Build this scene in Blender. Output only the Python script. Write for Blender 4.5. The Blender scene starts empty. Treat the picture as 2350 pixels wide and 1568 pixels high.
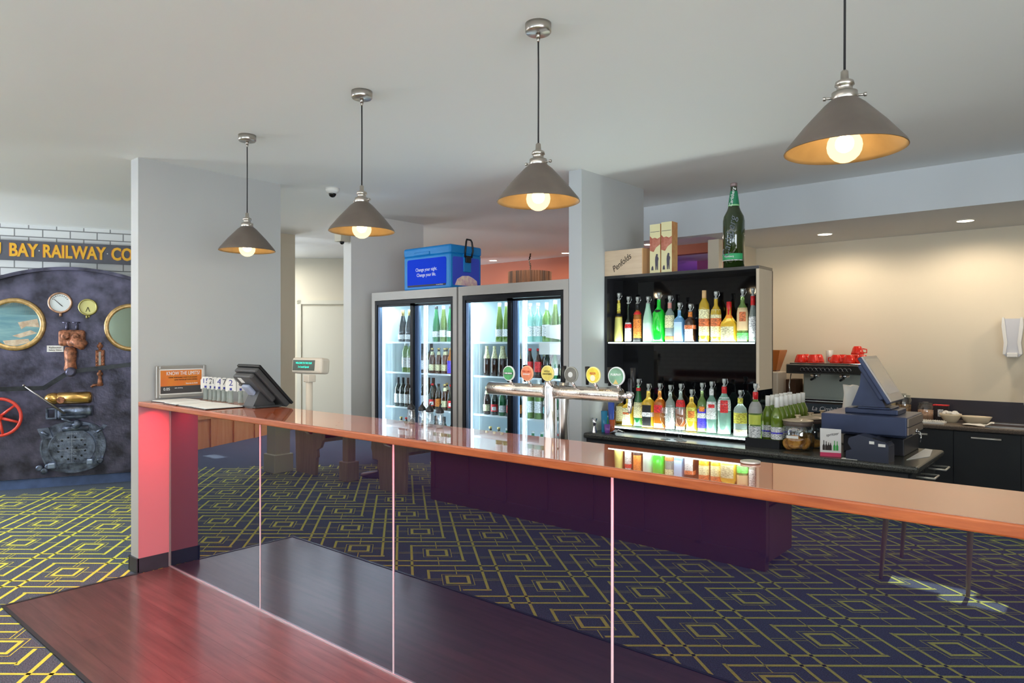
import bpy, bmesh, math, random
from math import pi, sin, cos, radians as RAD
from mathutils import Vector, Matrix
random.seed(7)
S = bpy.context.scene
COL = S.collection

# ------------------------------------------------------------------ camera frame
FPX, YAW, CH = 1590.0, math.atan(1370/1590), 1.55
FW = (-sin(YAW), cos(YAW)); RT = (cos(YAW), sin(YAW))
def ray(u):
    a = (u-1175)/FPX
    return FW[0]+a*RT[0], FW[1]+a*RT[1]
def ux(u, y):                    # world x of pixel column u on the plane y
    r = ray(u); return r[0]/r[1]*y
def uz(u, v, y):                 # world height of a pixel on the plane y
    return CH+(784-v)/FPX*y/ray(u)[1]
CEIL = 2.78

# ------------------------------------------------------------------ materials
def lin(c):
    c = c/255.0
    return c/12.92 if c <= .04045 else ((c+.055)/1.055)**2.4
def rgb(*c):
    return (lin(c[0]), lin(c[1]), lin(c[2]), 1.0)
MATS = {}
def mat(name, col=(200,200,200), rough=.5, metal=0., spec=.5, coat=0., coat_rough=.05, trans=0., ior=1.45,
        emit=None, es=0., alpha=1., bump=0., bscale=50., var=0., vscale=8., stretch=(1,1,1), col2=None, sss=0.):
    if name in MATS: return MATS[name]
    m = bpy.data.materials.new(name); m.use_nodes = True
    nt = m.node_tree; N = nt.nodes; L = nt.links
    b = N['Principled BSDF']
    b.inputs['Base Color'].default_value = rgb(*col)
    b.inputs['Roughness'].default_value = rough
    b.inputs['Metallic'].default_value = metal
    b.inputs['IOR'].default_value = ior
    b.inputs['Specular IOR Level'].default_value = spec
    b.inputs['Coat Weight'].default_value = coat
    b.inputs['Coat Roughness'].default_value = coat_rough
    b.inputs['Transmission Weight'].default_value = trans
    b.inputs['Alpha'].default_value = alpha
    if emit:
        b.inputs['Emission Color'].default_value = rgb(*emit)
        b.inputs['Emission Strength'].default_value = es
    if var > 0 or bump > 0 or col2:
        tc = N.new('ShaderNodeTexCoord'); mp = N.new('ShaderNodeMapping')
        mp.inputs['Scale'].default_value = stretch
        L.new(tc.outputs['Object'], mp.inputs['Vector'])
        nz = N.new('ShaderNodeTexNoise'); nz.inputs['Scale'].default_value = vscale
        nz.inputs['Detail'].default_value = 5
        L.new(mp.outputs['Vector'], nz.inputs['Vector'])
        if var > 0 or col2:
            rp = N.new('ShaderNodeValToRGB')
            rp.color_ramp.elements[0].position = .35; rp.color_ramp.elements[1].position = .65
            c2 = col2 or tuple(min(255, x*(1+var)) for x in col)
            c1 = col if col2 else tuple(x*(1-var) for x in col)
            rp.color_ramp.elements[0].color = rgb(*c1); rp.color_ramp.elements[1].color = rgb(*c2)
            L.new(nz.outputs['Fac'], rp.inputs['Fac']); L.new(rp.outputs['Color'], b.inputs['Base Color'])
        if bump > 0:
            n2 = N.new('ShaderNodeTexNoise'); n2.inputs['Scale'].default_value = bscale; n2.inputs['Detail'].default_value = 3
            L.new(mp.outputs['Vector'], n2.inputs['Vector'])
            bp = N.new('ShaderNodeBump'); bp.inputs['Strength'].default_value = bump; bp.inputs['Distance'].default_value = .01
            L.new(n2.outputs['Fac'], bp.inputs['Height']); L.new(bp.outputs['Normal'], b.inputs['Normal'])
    MATS[name] = m
    return m

WALL = mat('wall_paint', (190,193,194), .75, bump=.04, bscale=180)
CEILM = mat('ceiling_paint', (236,237,234), .55, spec=.3, bump=.03, bscale=60)
CREAM = mat('cream_paint', (226,214,190), .7, bump=.04, bscale=160)
ORANGE = mat('terracotta_paint', (186,108,82), .7, bump=.03, bscale=160)
PURPLE = mat('purple_paint', (120,90,190), .7, bump=.03, bscale=160)
PINK = mat('pink_paint', (210,130,190), .7, bump=.03, bscale=160)
NIB = mat('nib_paint', (186,186,184), .6, bump=.03, bscale=160)
SKIRT = mat('dark_skirting', (52,56,66), .4, var=.08)
SKIRTB = mat('blue_skirting', (74,92,128), .5, var=.08)
CHROME = mat('chrome', (225,225,228), .08, 1.)
STEEL = mat('brushed_steel', (196,194,190), .28, 1., bump=.05, bscale=30, stretch=(1,1,20))
NICKEL = mat('satin_nickel', (190,184,176), .3, 1.)
BLACK = mat('black_plastic', (22,23,27), .35, var=.05)
BLACKG = mat('gloss_black', (8,8,10), .04, spec=.35)
DARKG = mat('dark_grey_plastic', (62,62,64), .45, var=.05)
NAVY = mat('navy_tinted_metal', (58,66,92), .35, metal=.3, var=.06)
WHITEP = mat('white_plastic', (232,230,224), .35)
BEIGEP = mat('beige_plastic', (206,196,180), .45)
PAPER = mat('white_paper', (236,233,226), .8, var=.02)
GLASS = mat('clear_glass', (255,255,255), .01, trans=1., ior=1.45)
ALU = mat('aluminium_frame', (176,172,166), .35, .6)
BRASS = mat('brass', (196,162,110), .34, .8, var=.12, vscale=20)
IRON = mat('black_iron', (74,72,88), .34, .5, var=.3, vscale=6, bump=.25, bscale=30)
IRONB = mat('blued_cast_iron', (92,100,116), .34, .6, var=.3, vscale=14, bump=.25, bscale=60)
RUST = mat('rusty_brown_metal', (150,98,72), .5, .3, var=.3, vscale=30, bump=.3, bscale=60)
REDP = mat('red_enamel', (216,66,52), .35, coat=.3)
REDC = mat('red_ceramic', (222,44,26), .15, coat=.6)
LED = mat('led_white', (255,255,255), .5, emit=(225,248,255), es=4.)
TEAL = mat('teal_display_text', (40,220,190), .5, emit=(40,225,190), es=1.6)
DLIGHT = mat('downlight_lens', (255,255,255), .5, emit=(255,236,205), es=14.)
WHITEB = mat('white_lettering', (240,240,240), .5)
BLUEL = mat('blue_lettering', (58,62,150), .5)
DARKL = mat('dark_lettering', (50,40,34), .6)

def thin_glass(name, col=(255,255,255), refl=.0, tint=.96):
    m = bpy.data.materials.new(name); m.use_nodes = True
    nt = m.node_tree; N = nt.nodes; L = nt.links
    for n in list(N): N.remove(n)
    out = N.new('ShaderNodeOutputMaterial'); mx = N.new('ShaderNodeMixShader')
    fr = N.new('ShaderNodeFresnel'); fr.inputs['IOR'].default_value = 1.3
    tr = N.new('ShaderNodeBsdfTransparent'); gl = N.new('ShaderNodeBsdfGlossy')
    c = rgb(*col); tr.inputs['Color'].default_value = (c[0]*tint, c[1]*tint, c[2]*tint, 1)
    gl.inputs['Roughness'].default_value = .01
    ge = N.new('ShaderNodeNewGeometry'); ma = N.new('ShaderNodeMath'); ma.operation = 'SUBTRACT'; ma.inputs[0].default_value = 1.
    mb_ = N.new('ShaderNodeMath'); mb_.operation = 'MULTIPLY'
    L.new(ge.outputs['Backfacing'], ma.inputs[1]); L.new(ma.outputs[0], mb_.inputs[0]); L.new(fr.outputs[0], mb_.inputs[1])
    ad = N.new('ShaderNodeMath'); ad.operation = 'ADD'; ad.inputs[1].default_value = refl; ad.use_clamp = True
    L.new(mb_.outputs[0], ad.inputs[0]); L.new(ad.outputs[0], mx.inputs[0]); L.new(tr.outputs[0], mx.inputs[1]); L.new(gl.outputs[0], mx.inputs[2])
    L.new(mx.outputs[0], out.inputs[0])
    return m
PANE = thin_glass('door_pane_glass', (246,252,255))
TUMBLER = thin_glass('thin_clear_glass', (244,248,248), .14, .93)
BULBG = None
def bulb_glass():
    m = bpy.data.materials.new('bulb_glass'); m.use_nodes = True
    nt = m.node_tree; N = nt.nodes; L = nt.links
    for n in list(N): N.remove(n)
    out = N.new('ShaderNodeOutputMaterial'); mx = N.new('ShaderNodeMixShader'); mx.inputs[0].default_value = .5
    tr = N.new('ShaderNodeBsdfTransparent'); em = N.new('ShaderNodeEmission')
    em.inputs['Color'].default_value = rgb(255,228,172); em.inputs['Strength'].default_value = 2.3
    L.new(tr.outputs[0], mx.inputs[1]); L.new(em.outputs[0], mx.inputs[2]); L.new(mx.outputs[0], out.inputs[0])
    return m
BULBG = bulb_glass()
FIL = mat('glowing_filament', (255,255,255), .5, emit=(255,226,170), es=30.)

def brick_mat():
    m = bpy.data.materials.new('painted_brick'); m.use_nodes = True
    nt = m.node_tree; N = nt.nodes; L = nt.links; b = N['Principled BSDF']
    tc = N.new('ShaderNodeTexCoord'); sp = N.new('ShaderNodeSeparateXYZ'); cb = N.new('ShaderNodeCombineXYZ')
    L.new(tc.outputs['Object'], sp.inputs[0]); L.new(sp.outputs['X'], cb.inputs['X']); L.new(sp.outputs['Z'], cb.inputs['Y'])
    br = N.new('ShaderNodeTexBrick'); br.inputs['Scale'].default_value = 1.
    br.inputs['Brick Width'].default_value = .25; br.inputs['Row Height'].default_value = .083
    br.inputs['Mortar Size'].default_value = .006; br.inputs['Mortar Smooth'].default_value = .2
    br.inputs['Color1'].default_value = rgb(214,214,212); br.inputs['Color2'].default_value = rgb(204,204,204)
    br.inputs['Mortar'].default_value = rgb(120,120,120)
    L.new(cb.outputs[0], br.inputs['Vector']); L.new(br.outputs['Color'], b.inputs['Base Color'])
    bp = N.new('ShaderNodeBump'); bp.inputs['Strength'].default_value = .5; bp.inputs['Distance'].default_value = .01; bp.invert = True
    L.new(br.outputs['Fac'], bp.inputs['Height']); L.new(bp.outputs['Normal'], b.inputs['Normal'])
    b.inputs['Roughness'].default_value = .6
    return m
BRICK = brick_mat()

def wood_mat(name, c1, c2, rough=.3, axis='X', scale=3., coat=0., coat_rough=.05, coat_ior=1.5, planks=0., bump=.05, stretch=12):
    m = bpy.data.materials.new(name); m.use_nodes = True
    nt = m.node_tree; N = nt.nodes; L = nt.links; b = N['Principled BSDF']
    tc = N.new('ShaderNodeTexCoord'); mp = N.new('ShaderNodeMapping')
    s = [stretch, stretch, stretch]; s['XYZ'.index(axis)] = 1.
    mp.inputs['Scale'].default_value = s
    L.new(tc.outputs['Object'], mp.inputs['Vector'])
    nz = N.new('ShaderNodeTexNoise'); nz.inputs['Scale'].default_value = scale; nz.inputs['Detail'].default_value = 8; nz.inputs['Roughness'].default_value = .65
    L.new(mp.outputs['Vector'], nz.inputs['Vector'])
    rp = N.new('ShaderNodeValToRGB'); rp.color_ramp.elements[0].position = .3; rp.color_ramp.elements[1].position = .7
    rp.color_ramp.elements[0].color = rgb(*c1); rp.color_ramp.elements[1].color = rgb(*c2)
    L.new(nz.outputs['Fac'], rp.inputs['Fac'])
    last = rp.outputs['Color']
    if planks:
        br = N.new('ShaderNodeTexBrick'); br.inputs['Scale'].default_value = 1.
        br.inputs['Brick Width'].default_value = 1.6; br.inputs['Row Height'].default_value = planks
        br.inputs['Mortar Size'].default_value = .0012; br.inputs['Color1'].default_value = (1,1,1,1)
        br.inputs['Color2'].default_value = (.82,.8,.8,1); br.inputs['Mortar'].default_value = (.35,.3,.3,1)
        L.new(tc.outputs['Object'], br.inputs['Vector'])
        mx = N.new('ShaderNodeMix'); mx.data_type = 'RGBA'; mx.blend_type = 'MULTIPLY'; mx.inputs['Factor'].default_value = 1.
        L.new(last, mx.inputs['A']); L.new(br.outputs['Color'], mx.inputs['B']); last = mx.outputs['Result']
    L.new(last, b.inputs['Base Color'])
    b.inputs['Roughness'].default_value = rough
    b.inputs['Coat Weight'].default_value = coat; b.inputs['Coat Roughness'].default_value = coat_rough; b.inputs['Coat IOR'].default_value = coat_ior
    if bump:
        bp = N.new('ShaderNodeBump'); bp.inputs['Strength'].default_value = bump; bp.inputs['Distance'].default_value = .005
        L.new(nz.outputs['Fac'], bp.inputs['Height']); L.new(bp.outputs['Normal'], b.inputs['Normal'])
    return m
WOODF = wood_mat('dark_timber_vinyl', (78,58,56), (116,88,84), .3, 'X', 2.2, coat=.35, coat_rough=.14, coat_ior=1.55, planks=.155, bump=.12)
WORKTOP = wood_mat('varnished_red_timber', (182,76,24), (212,106,44), .4, 'X', 2.2, bump=0, planks=.14, stretch=8)
def varnish(m, f):
    nt = m.node_tree; N = nt.nodes; L = nt.links
    out = [n for n in N if n.type == 'OUTPUT_MATERIAL'][0]; b = N['Principled BSDF']
    g = N.new('ShaderNodeBsdfGlossy'); g.inputs['Roughness'].default_value = .012; g.inputs['Color'].default_value = (1,.96,.92,1)
    mx = N.new('ShaderNodeMixShader'); mx.inputs[0].default_value = f
    L.new(b.outputs[0], mx.inputs[1]); L.new(g.outputs[0], mx.inputs[2]); L.new(mx.outputs[0], out.inputs[0])
varnish(WORKTOP, .58)
WEDGE = wood_mat('red_timber_edge', (150,68,32), (196,104,54), .4, 'X', 4, coat=.15, bump=0, stretch=8)
PEWW = wood_mat('dark_pew_timber', (158,134,100), (190,166,128), .35, 'Z', 3, coat=.4)
OAK = wood_mat('orange_timber_boards', (232,136,70), (250,170,104), .4, 'Z', 2)
PINE = wood_mat('pine_box_wood', (206,180,150), (224,202,174), .5, 'X', 3)
PINES = wood_mat('pine_box_end_wood', (196,146,96), (216,170,120), .5, 'Z', 3)

def glassfront_mat():
    m = bpy.data.materials.new('back_painted_dark_glass'); m.use_nodes = True
    b = m.node_tree.nodes['Principled BSDF']
    b.inputs['Base Color'].default_value = (.006,.009,.030,1)
    b.inputs['Roughness'].default_value = 0.
    b.inputs['IOR'].default_value = 2.3
    b.inputs['Specular Tint'].default_value = (.84,.91,1.,1)
    return m
BARGLASS = glassfront_mat()

# ------------------------------------------------------------------ mesh builder
class MB:
    def __init__(s): s.bm = bmesh.new(); s.mi = 0
    def _f(s, vs, smooth=False):
        try: f = s.bm.faces.new(vs)
        except ValueError: return None
        f.material_index = s.mi; f.smooth = smooth; return f
    def box(s, x0, x1, y0, y1, z0, z1, M=None):
        co = [(x0,y0,z0),(x1,y0,z0),(x1,y1,z0),(x0,y1,z0),(x0,y0,z1),(x1,y0,z1),(x1,y1,z1),(x0,y1,z1)]
        v = [s.bm.verts.new(M @ Vector(c) if M else c) for c in co]
        for q in ((0,3,2,1),(4,5,6,7),(0,1,5,4),(1,2,6,5),(2,3,7,6),(3,0,4,7)): s._f([v[i] for i in q])
        return s
    def bbox(s, x0, x1, y0, y1, z0, z1, r=.01, seg=2, M=None):      # bevelled box
        t = bmesh.new()
        bmesh.ops.create_cube(t, size=1)
        for v in t.verts: v.co = Vector(((x0+x1)/2+v.co.x*(x1-x0), (y0+y1)/2+v.co.y*(y1-y0), (z0+z1)/2+v.co.z*(z1-z0)))
        bmesh.ops.bevel(t, geom=t.edges[:], offset=r, segments=seg, affect='EDGES', profile=.5)
        mp = {}
        for v in t.verts: mp[v] = s.bm.verts.new(M @ v.co if M else v.co)
        for f in t.faces: s._f([mp[v] for v in f.verts], False)
        t.free(); return s
    def prism(s, pts, h0, h1, axis='z', M=None):                     # extruded polygon
        def p(a, b, h): return {'z':(a,b,h),'y':(a,h,b),'x':(h,a,b)}[axis]
        A = [s.bm.verts.new(M @ Vector(p(a,b,h0)) if M else p(a,b,h0)) for a,b in pts]
        B = [s.bm.verts.new(M @ Vector(p(a,b,h1)) if M else p(a,b,h1)) for a,b in pts]
        n = len(pts)
        s._f(A[::-1]); s._f(B)
        for i in range(n): s._f([A[i],A[(i+1)%n],B[(i+1)%n],B[i]])
        return s
    def lathe(s, prof, seg=24, M=None, sq=0, sqz=None, c=(0,0,0), smooth=True, cap=True, arc=None):
        rings = []; NS = seg+1 if arc else seg; cap = cap and not arc
        for r, z in prof:
            ring = []
            for i in range(NS):
                a = 2*pi*(i+.5)/seg if not arc else arc[0]+(arc[1]-arc[0])*i/seg; k = 1.
                if sq and (sqz is None or z <= sqz):
                    n = sq; k = 1/((abs(cos(a))**n+abs(sin(a))**n)**(1/n))
                co = Vector((c[0]+r*k*cos(a), c[1]+r*k*sin(a), c[2]+z))
                ring.append(s.bm.verts.new(M @ co if M else co))
            rings.append(ring)
        for A, B in zip(rings, rings[1:]):
            for i in range(seg): s._f([A[i],A[(i+1)%NS],B[(i+1)%NS],B[i]], smooth)
        if cap:
            if prof[0][0] > 1e-6: s._f(rings[0][::-1])
            if prof[-1][0] > 1e-6: s._f(rings[-1])
        return s
    def tube(s, pts, r, seg=8, closed=False, cap=True):
        pts = [Vector(p) for p in pts]; n = len(pts); rings = []
        rr = r if isinstance(r, (list, tuple)) else [r]*n
        up = None
        for i, p in enumerate(pts):
            if closed: d = pts[(i+1)%n]-pts[i-1]
            else: d = pts[min(i+1,n-1)]-pts[max(i-1,0)]
            d.normalize()
            if up is None:
                up = d.orthogonal().normalized()
            up = (up-d*up.dot(d))
            up = up.normalized() if up.length > 1e-6 else d.orthogonal().normalized()
            w = d.cross(up)
            rings.append([s.bm.verts.new(p+(up*cos(2*pi*k/seg)+w*sin(2*pi*k/seg))*rr[i]) for k in range(seg)])
        R = range(n if closed else n-1)
        for i in R:
            A, B = rings[i], rings[(i+1)%n]
            for k in range(seg): s._f([A[k],A[(k+1)%seg],B[(k+1)%seg],B[k]], True)
        if cap and not closed: s._f(rings[0][::-1]); s._f(rings[-1])
        return s
    def sphere(s, c, r, seg=16, sc=(1,1,1), M=None):
        prof = [(max(1e-5, r*sin(pi*i/10)), -r*cos(pi*i/10)) for i in range(11)]
        MM = (M or Matrix.Identity(4)) @ Matrix.Translation(c) @ Matrix.Diagonal((*sc,1))
        return s.lathe(prof, seg, MM)
    def quad(s, a, b, c, d):
        s._f([s.bm.verts.new(p) for p in (a,b,c,d)]); return s
    def disc(s, c, r, axis='y', seg=24, th=.002):
        M = Matrix.Translation(c) @ {'y':Matrix.Rotation(pi/2,4,'X'),'x':Matrix.Rotation(pi/2,4,'Y'),'z':Matrix.Identity(4)}[axis]
        return s.lathe([(r,-th/2),(r,th/2)], seg, M, smooth=False)
    def build(s, name, m, parent=None, **k):
        me = bpy.data.meshes.new(name)
        bmesh.ops.recalc_face_normals(s.bm, faces=s.bm.faces[:])
        s.bm.to_mesh(me); s.bm.free()
        for mm in (m if isinstance(m, (list, tuple)) else [m]): me.materials.append(mm)
        o = bpy.data.objects.new(name, me); COL.objects.link(o)
        if parent: o.parent = parent
        for kk, vv in k.items(): o[kk] = vv
        return o
def tag(o, label=None, cat=None, group=None, kind=None):
    if label: o['label'] = label
    if cat: o['category'] = cat
    if group: o['group'] = group
    if kind: o['kind'] = kind
    return o
def thing(name, label, cat, loc=(0,0,0), rz=0, group=None):
    o = bpy.data.objects.new(name, None); o.empty_display_size = .05; COL.objects.link(o)
    o.location = loc; o.rotation_euler = (0,0,rz)
    return tag(o, label, cat, group)
def struct(name, mb, m, label=None):
    o = mb.build(name, m); o['kind'] = 'structure'
    if label: o['label'] = label
    return o
def dup(root, loc, rz=0, label=None, group=None):
    def cp(o, par):
        c = o.copy(); COL.objects.link(c); c.parent = par
        for ch in o.children: cp(ch, c)
        return c
    r = cp(root, None); r.location = loc; r.rotation_euler = (0,0,rz)
    if label: r['label'] = label
    if group: r['group'] = group
    return r
def text(name, s, size, m, parent, loc, rot=(pi/2,0,0), ext=.0006, align='CENTER', shear=0., xs=1., space=1., fit=None, off=0.):
    cu = bpy.data.curves.new(name, 'FONT'); cu.body = s; cu.size = size; cu.extrude = ext
    cu.align_x = align; cu.align_y = 'CENTER'; cu.shear = shear; cu.space_character = space; cu.resolution_u = 3; cu.offset = off
    t = bpy.data.objects.new('t', cu); me = bpy.data.meshes.new_from_object(t)
    bpy.data.objects.remove(t); bpy.data.curves.remove(cu)
    me.name = name; me.materials.clear(); me.materials.append(m)
    if fit:
        w = max(v.co.x for v in me.vertices)-min(v.co.x for v in me.vertices); xs = fit/w
    for v in me.vertices: v.co.x *= xs
    o = bpy.data.objects.new(name, me); COL.objects.link(o); o.parent = parent
    o.location = loc; o.rotation_euler = rot
    return o
def light(name, kind, loc, energy, col=(1,1,1), size=.1, sizey=None, rot=(0,0,0), spot=None, blend=.5, spread=None):
    l = bpy.data.lights.new(name, kind); l.energy = energy; l.color = col
    if kind == 'AREA':
        l.size = size
        if sizey: l.shape = 'RECTANGLE'; l.size_y = sizey
        if spread: l.spread = spread
    elif kind == 'SUN': l.angle = size
    else: l.shadow_soft_size = size
    if spot: l.spot_size = spot; l.spot_blend = blend
    o = bpy.data.objects.new(name, l); COL.objects.link(o); o.location = loc; o.rotation_euler = rot
    return o

# ================================================================== FLOOR
def carpet_mats():
    a = mat('carpet_pile_blue_grey', (84,92,104), .9, spec=.2, var=.25, vscale=160, bump=.4, bscale=300)
    b = mat('carpet_pile_lime', (226,224,92), .85, spec=.2, var=.06, vscale=120, bump=.3, bscale=300)
    return [a, b]
B0 = Vector((-8.751, 1.986)); WT = Vector((.4302, .9027)); WN = Vector((.9027, -.4302))   # left brick wall: point, direction, inward normal
mb = MB()
mb.quad((-13,-4.2,0),(3.2,-4.2,0),(3.2,11,0),(-13,11,0))
A40 = RAD(40.3)
e1 = Vector((cos(A40), sin(A40))); e2 = Vector((-cos(A40), sin(A40)))
mb.mi = 1
def keep(p):
    if (p-B0).dot(WN) < .33: return False
    if p.x < -4.2 and p.y > 3.35: return False
    if p.x > -4.85 and p.y > 1.12: return False
    if p.x < -5.03 and p.y > 2.9 : return False
    if p.y < .6 and (p-Vector((-8.373,.185))).dot(Vector((.749,.663))) < 0: return False
    return p.x < 2.6 and p.y > -3.4
def strip(c, ea, eb, a0, a1, b, w):
    n = max(1, int((a1-a0)/.16)); st = (a1-a0)/n
    for i in range(n):
        s0, s1 = a0+i*st, a0+(i+1)*st
        mid = c+ea*((s0+s1)/2)+eb*b
        if not keep(mid): continue
        q = [c+ea*s0+eb*(b-w/2), c+ea*s1+eb*(b-w/2), c+ea*s1+eb*(b+w/2), c+ea*s0+eb*(b+w/2)]
        mb._f([mb.bm.verts.new((p.x,p.y,.0012)) for p in q])
C0 = Vector((-5.3, 1.576)); V1 = Vector((.5235,.3045)); V2 = Vector((.5235,-.3045))
for i in range(-16, 22):
    for j in range(-16, 22):
        c = C0+V1*i+V2*j
        if not (-11.5 < c.x < 4 and -4.5 < c.y < 4.5): continue
        for sg in (-1, 1):
            strip(c, e1, e2, -.080, .080, sg*.069, .022)
            strip(c, e2, e1, -.058, .058, sg*.069, .022)
            strip(c, e1, e2, -.104, .104, sg*.101, .005)
            strip(c, e2, e1, -.104, .104, sg*.101, .005)
            for d in (-.013, .013):
                if sg > 0: strip(c, e2, e1, .10, .28, d, .005)
                else: strip(c, e2, e1, -.28, -.10, d, .005)
            if sg > 0: strip(c, e1, e2, .10, .28, 0, .006)
            else: strip(c, e1, e2, -.28, -.10, 0, .006)
        strip(c, e1, e2, -.195, 1.232, .187, .018)
        strip(c, e2, e1, -.195, 1.232, .187, .022)
struct('floor', mb, carpet_mats(), 'blue grey carpet woven with lime green interlocking diamonds')
mb = MB(); mb.box(-4.884, 2.6, 1.135, 2.09, 0, .005)
struct('floor', mb, WOODF, 'strip of dark timber flooring along the bar front')
mb = MB(); mb.box(-4.905,-4.884,1.115,1.875,0,.008); mb.box(-4.884,2.6,1.115,1.135,0,.008)
struct('trim_1', mb, mat('dark_edge_trim',(58,60,64),.35,.4), 'dark metal edge trim around the timber floor strip')

# ================================================================== CEILING AND WALLS
mb = MB(); mb.box(-13, 3.2, -4.2, 11, CEIL, CEIL+.1)
struct('ceiling', mb, CEILM, 'flat pale painted ceiling')
# left brick wall with its own axes: local x along the wall
def wall_frame(o):
    o.location = (B0.x, B0.y, 0); o.rotation_euler = (0,0,math.atan2(WT.y, WT.x)); return o
mb = MB(); mb.box(-6.6, 2.6, 0, .15, 0, CEIL)          # local y+ points away from the room
wl = wall_frame(struct('wall_left', mb, BRICK, 'white painted brick wall behind the boiler plate'))
# nib wall at the end of the bar
mb = MB(); mb.box(-5.03,-4.91,1.875,2.925,0,CEIL)
struct('wall_middle', mb, NIB, 'pale nib wall standing at the left end of the bar')
mb = MB(); mb.box(-4.912,-4.9065,1.876,2.075,.1,1.119); struct('trim_4', mb, mat('red_glow_panel_paint',(206,138,144),.5), 'panel with painted red LED glow on the nib wall below the worktop')  # red LED glow under the worktop, painted into the panel colour
mb = MB(); mb.box(-4.915,-4.903,1.87,2.07,0,.1); mb.box(-5.036,-4.903,1.863,1.877,0,.1); mb.box(-5.04,-5.028,1.863,2.925,0,.1)
struct('baseboard_middle', mb, SKIRT, 'dark grey skirting around the nib wall')
mb = MB(); mb.box(-7.25,-7.11,3.2,4.42,0,CEIL)
struct('wall_hall', mb, mat('hall_paint',(190,182,162),.7), 'beige wall edge beside the passage')
# grey wall left of the fridges
mb = MB(); mb.box(-5.59,-5.47,4.0,4.92,0,CEIL)
struct('wall_fridge', mb, mat('light_wall_paint',(228,225,220),.7,bump=.04,bscale=160), 'grey wall left of the drink fridges')
# passage end wall with a door, square to the passage
Fv = Vector((FW[0],FW[1],0)); Rv = Vector((RT[0],RT[1],0))
def hall(s, d): p = Fv*d+Rv*s; return (p.x, p.y)
mb = MB()
mb.prism([hall(-4.2,10.24),hall(-.9,10.24),hall(-.9,10.4),hall(-4.2,10.4)],0,CEIL)
struct('wall_passage', mb, mat('passage_paint',(222,216,198),.7), 'cream end wall of the passage')
mb = MB(); d=10.24
mb.prism([hall(-3.17,d-.03),hall(-3.11,d-.03),hall(-3.11,d),hall(-3.17,d)],0,2.16)
mb.prism([hall(-3.17,d-.03),hall(-2.1,d-.03),hall(-2.1,d),hall(-3.17,d)],2.10,2.16)
mb.prism([hall(-2.16,d-.03),hall(-2.1,d-.03),hall(-2.1,d),hall(-2.16,d)],0,2.16)
mb.prism([hall(-3.09,d-.015),hall(-2.18,d-.015),hall(-2.18,d-.001),hall(-3.09,d-.001)],0.01,2.07)
dr = struct('door_1', mb, mat('door_paint',(218,216,202),.5), 'plain cream door at the end of the passage')
mb = MB(); p0 = hall(-2.26,d-.05); mb.tube([(p0[0],p0[1],1.0),(p0[0]-.08,p0[1]-.07,1.0)],.01); mb.build('door_handle', NICKEL, dr)
# far room
mb = MB(); mb.box(-9.0,-4.35,8.1,8.22,0,CEIL); mb.box(-4.35,-3.2,8.1,8.22,2.66,CEIL); mb.box(-3.2,-2.0,8.1,8.22,0,CEIL)
struct('wall_back', mb, ORANGE, 'terracotta painted wall of the room beyond the bar')
mb = MB(); mb.box(-6.5,-1.5,10.2,10.3,0,CEIL); struct('wall_lounge', mb, PURPLE, 'purple wall seen through the far opening')
mb = MB(); mb.box(-4.3,-3.95,8.9,9.0,0,2.66); mb.box(-3.6,-3.3,8.6,8.7,0,2.66)
struct('wall_lounge', mb, PINK, 'pink lit wall panels seen through the far opening')
mb = MB(); mb.box(-5.6,-2.0,8.22,10.2,2.66,CEIL-.001); struct('ceiling', mb, CEILM, 'lowered ceiling beyond the far opening')
# wall low behind fridges
mb = MB(); mb.box(-5.47,-2.97,4.86,4.94,0,1.95); struct('wall_bar', mb, WALL, 'low wall behind the fridges')
# pillar between fridges and back bar
mb = MB(); mb.box(-2.957,-2.845,4.062,4.93,0,CEIL); struct('wall_pillar', mb, WALL, 'pale pillar wall between the fridges and the spirit shelves')
# bulkhead and kitchenette
mb = MB(); mb.box(-3.6,-2.657,5.6,5.72,2.472,CEIL); mb.box(-2.657,3.2,5.6,6.8,2.472,CEIL)
struct('ceiling', mb, [mat('bulkhead_paint',(208,212,214),.6)], 'lowered bulkhead above the kitchenette')
mb = MB(); mb.box(-2.76,-2.657,5.93,6.8,0,2.472); mb.box(-2.76,3.2,6.8,6.92,0,CEIL)
struct('wall_kitchen', mb, CREAM, 'warm cream wall of the kitchenette')
mb = MB(); mb.box(-13.,-12.9,-4.2,11,0,CEIL); mb.box(-13,3.2,10.9,11,0,CEIL)
struct('wall_far', mb, WALL, 'far enclosing walls out of sight')
mb = MB(); mb.box(3.1,3.2,-4.2,11,0,CEIL)
struct('wall_right', mb, CREAM, 'right side wall of the bar room')
# front wall (behind the camera) with window strips letting the sun in
mb = MB()
wy0, wy1 = -3.5, -3.4
wins = [(-11.2,-8.4),(-4.3,-2.5),(-1.25,-.4),(.5,1.9)]
x = -13.
for a,b in wins:
    mb.box(x,a,wy0,wy1,0,CEIL); mb.box(a,b,wy0,wy1,0,.75); mb.box(a,b,wy0,wy1,2.62,CEIL); x = b
mb.box(x,3.2,wy0,wy1,0,CEIL)
struct('wall_front', mb, BRICK, 'brick wall with windows behind the camera')
for i,(a,b) in enumerate(wins):
    mb = MB()
    for xx in (a,b-.05): mb.box(xx,xx+.05,-3.47,-3.42,.75,2.62)
    for zz in (.75,1.62,2.57): mb.box(a,b,-3.47,-3.42,zz,zz+.05)
    fr = struct('window_%d'%(i+1), mb, WHITEP, 'white framed window in the brick wall')
    mb = MB(); mb.box(a+.02,b-.02,-3.452,-3.448,.78,2.6); mb.build('pane', PANE, fr)

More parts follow.
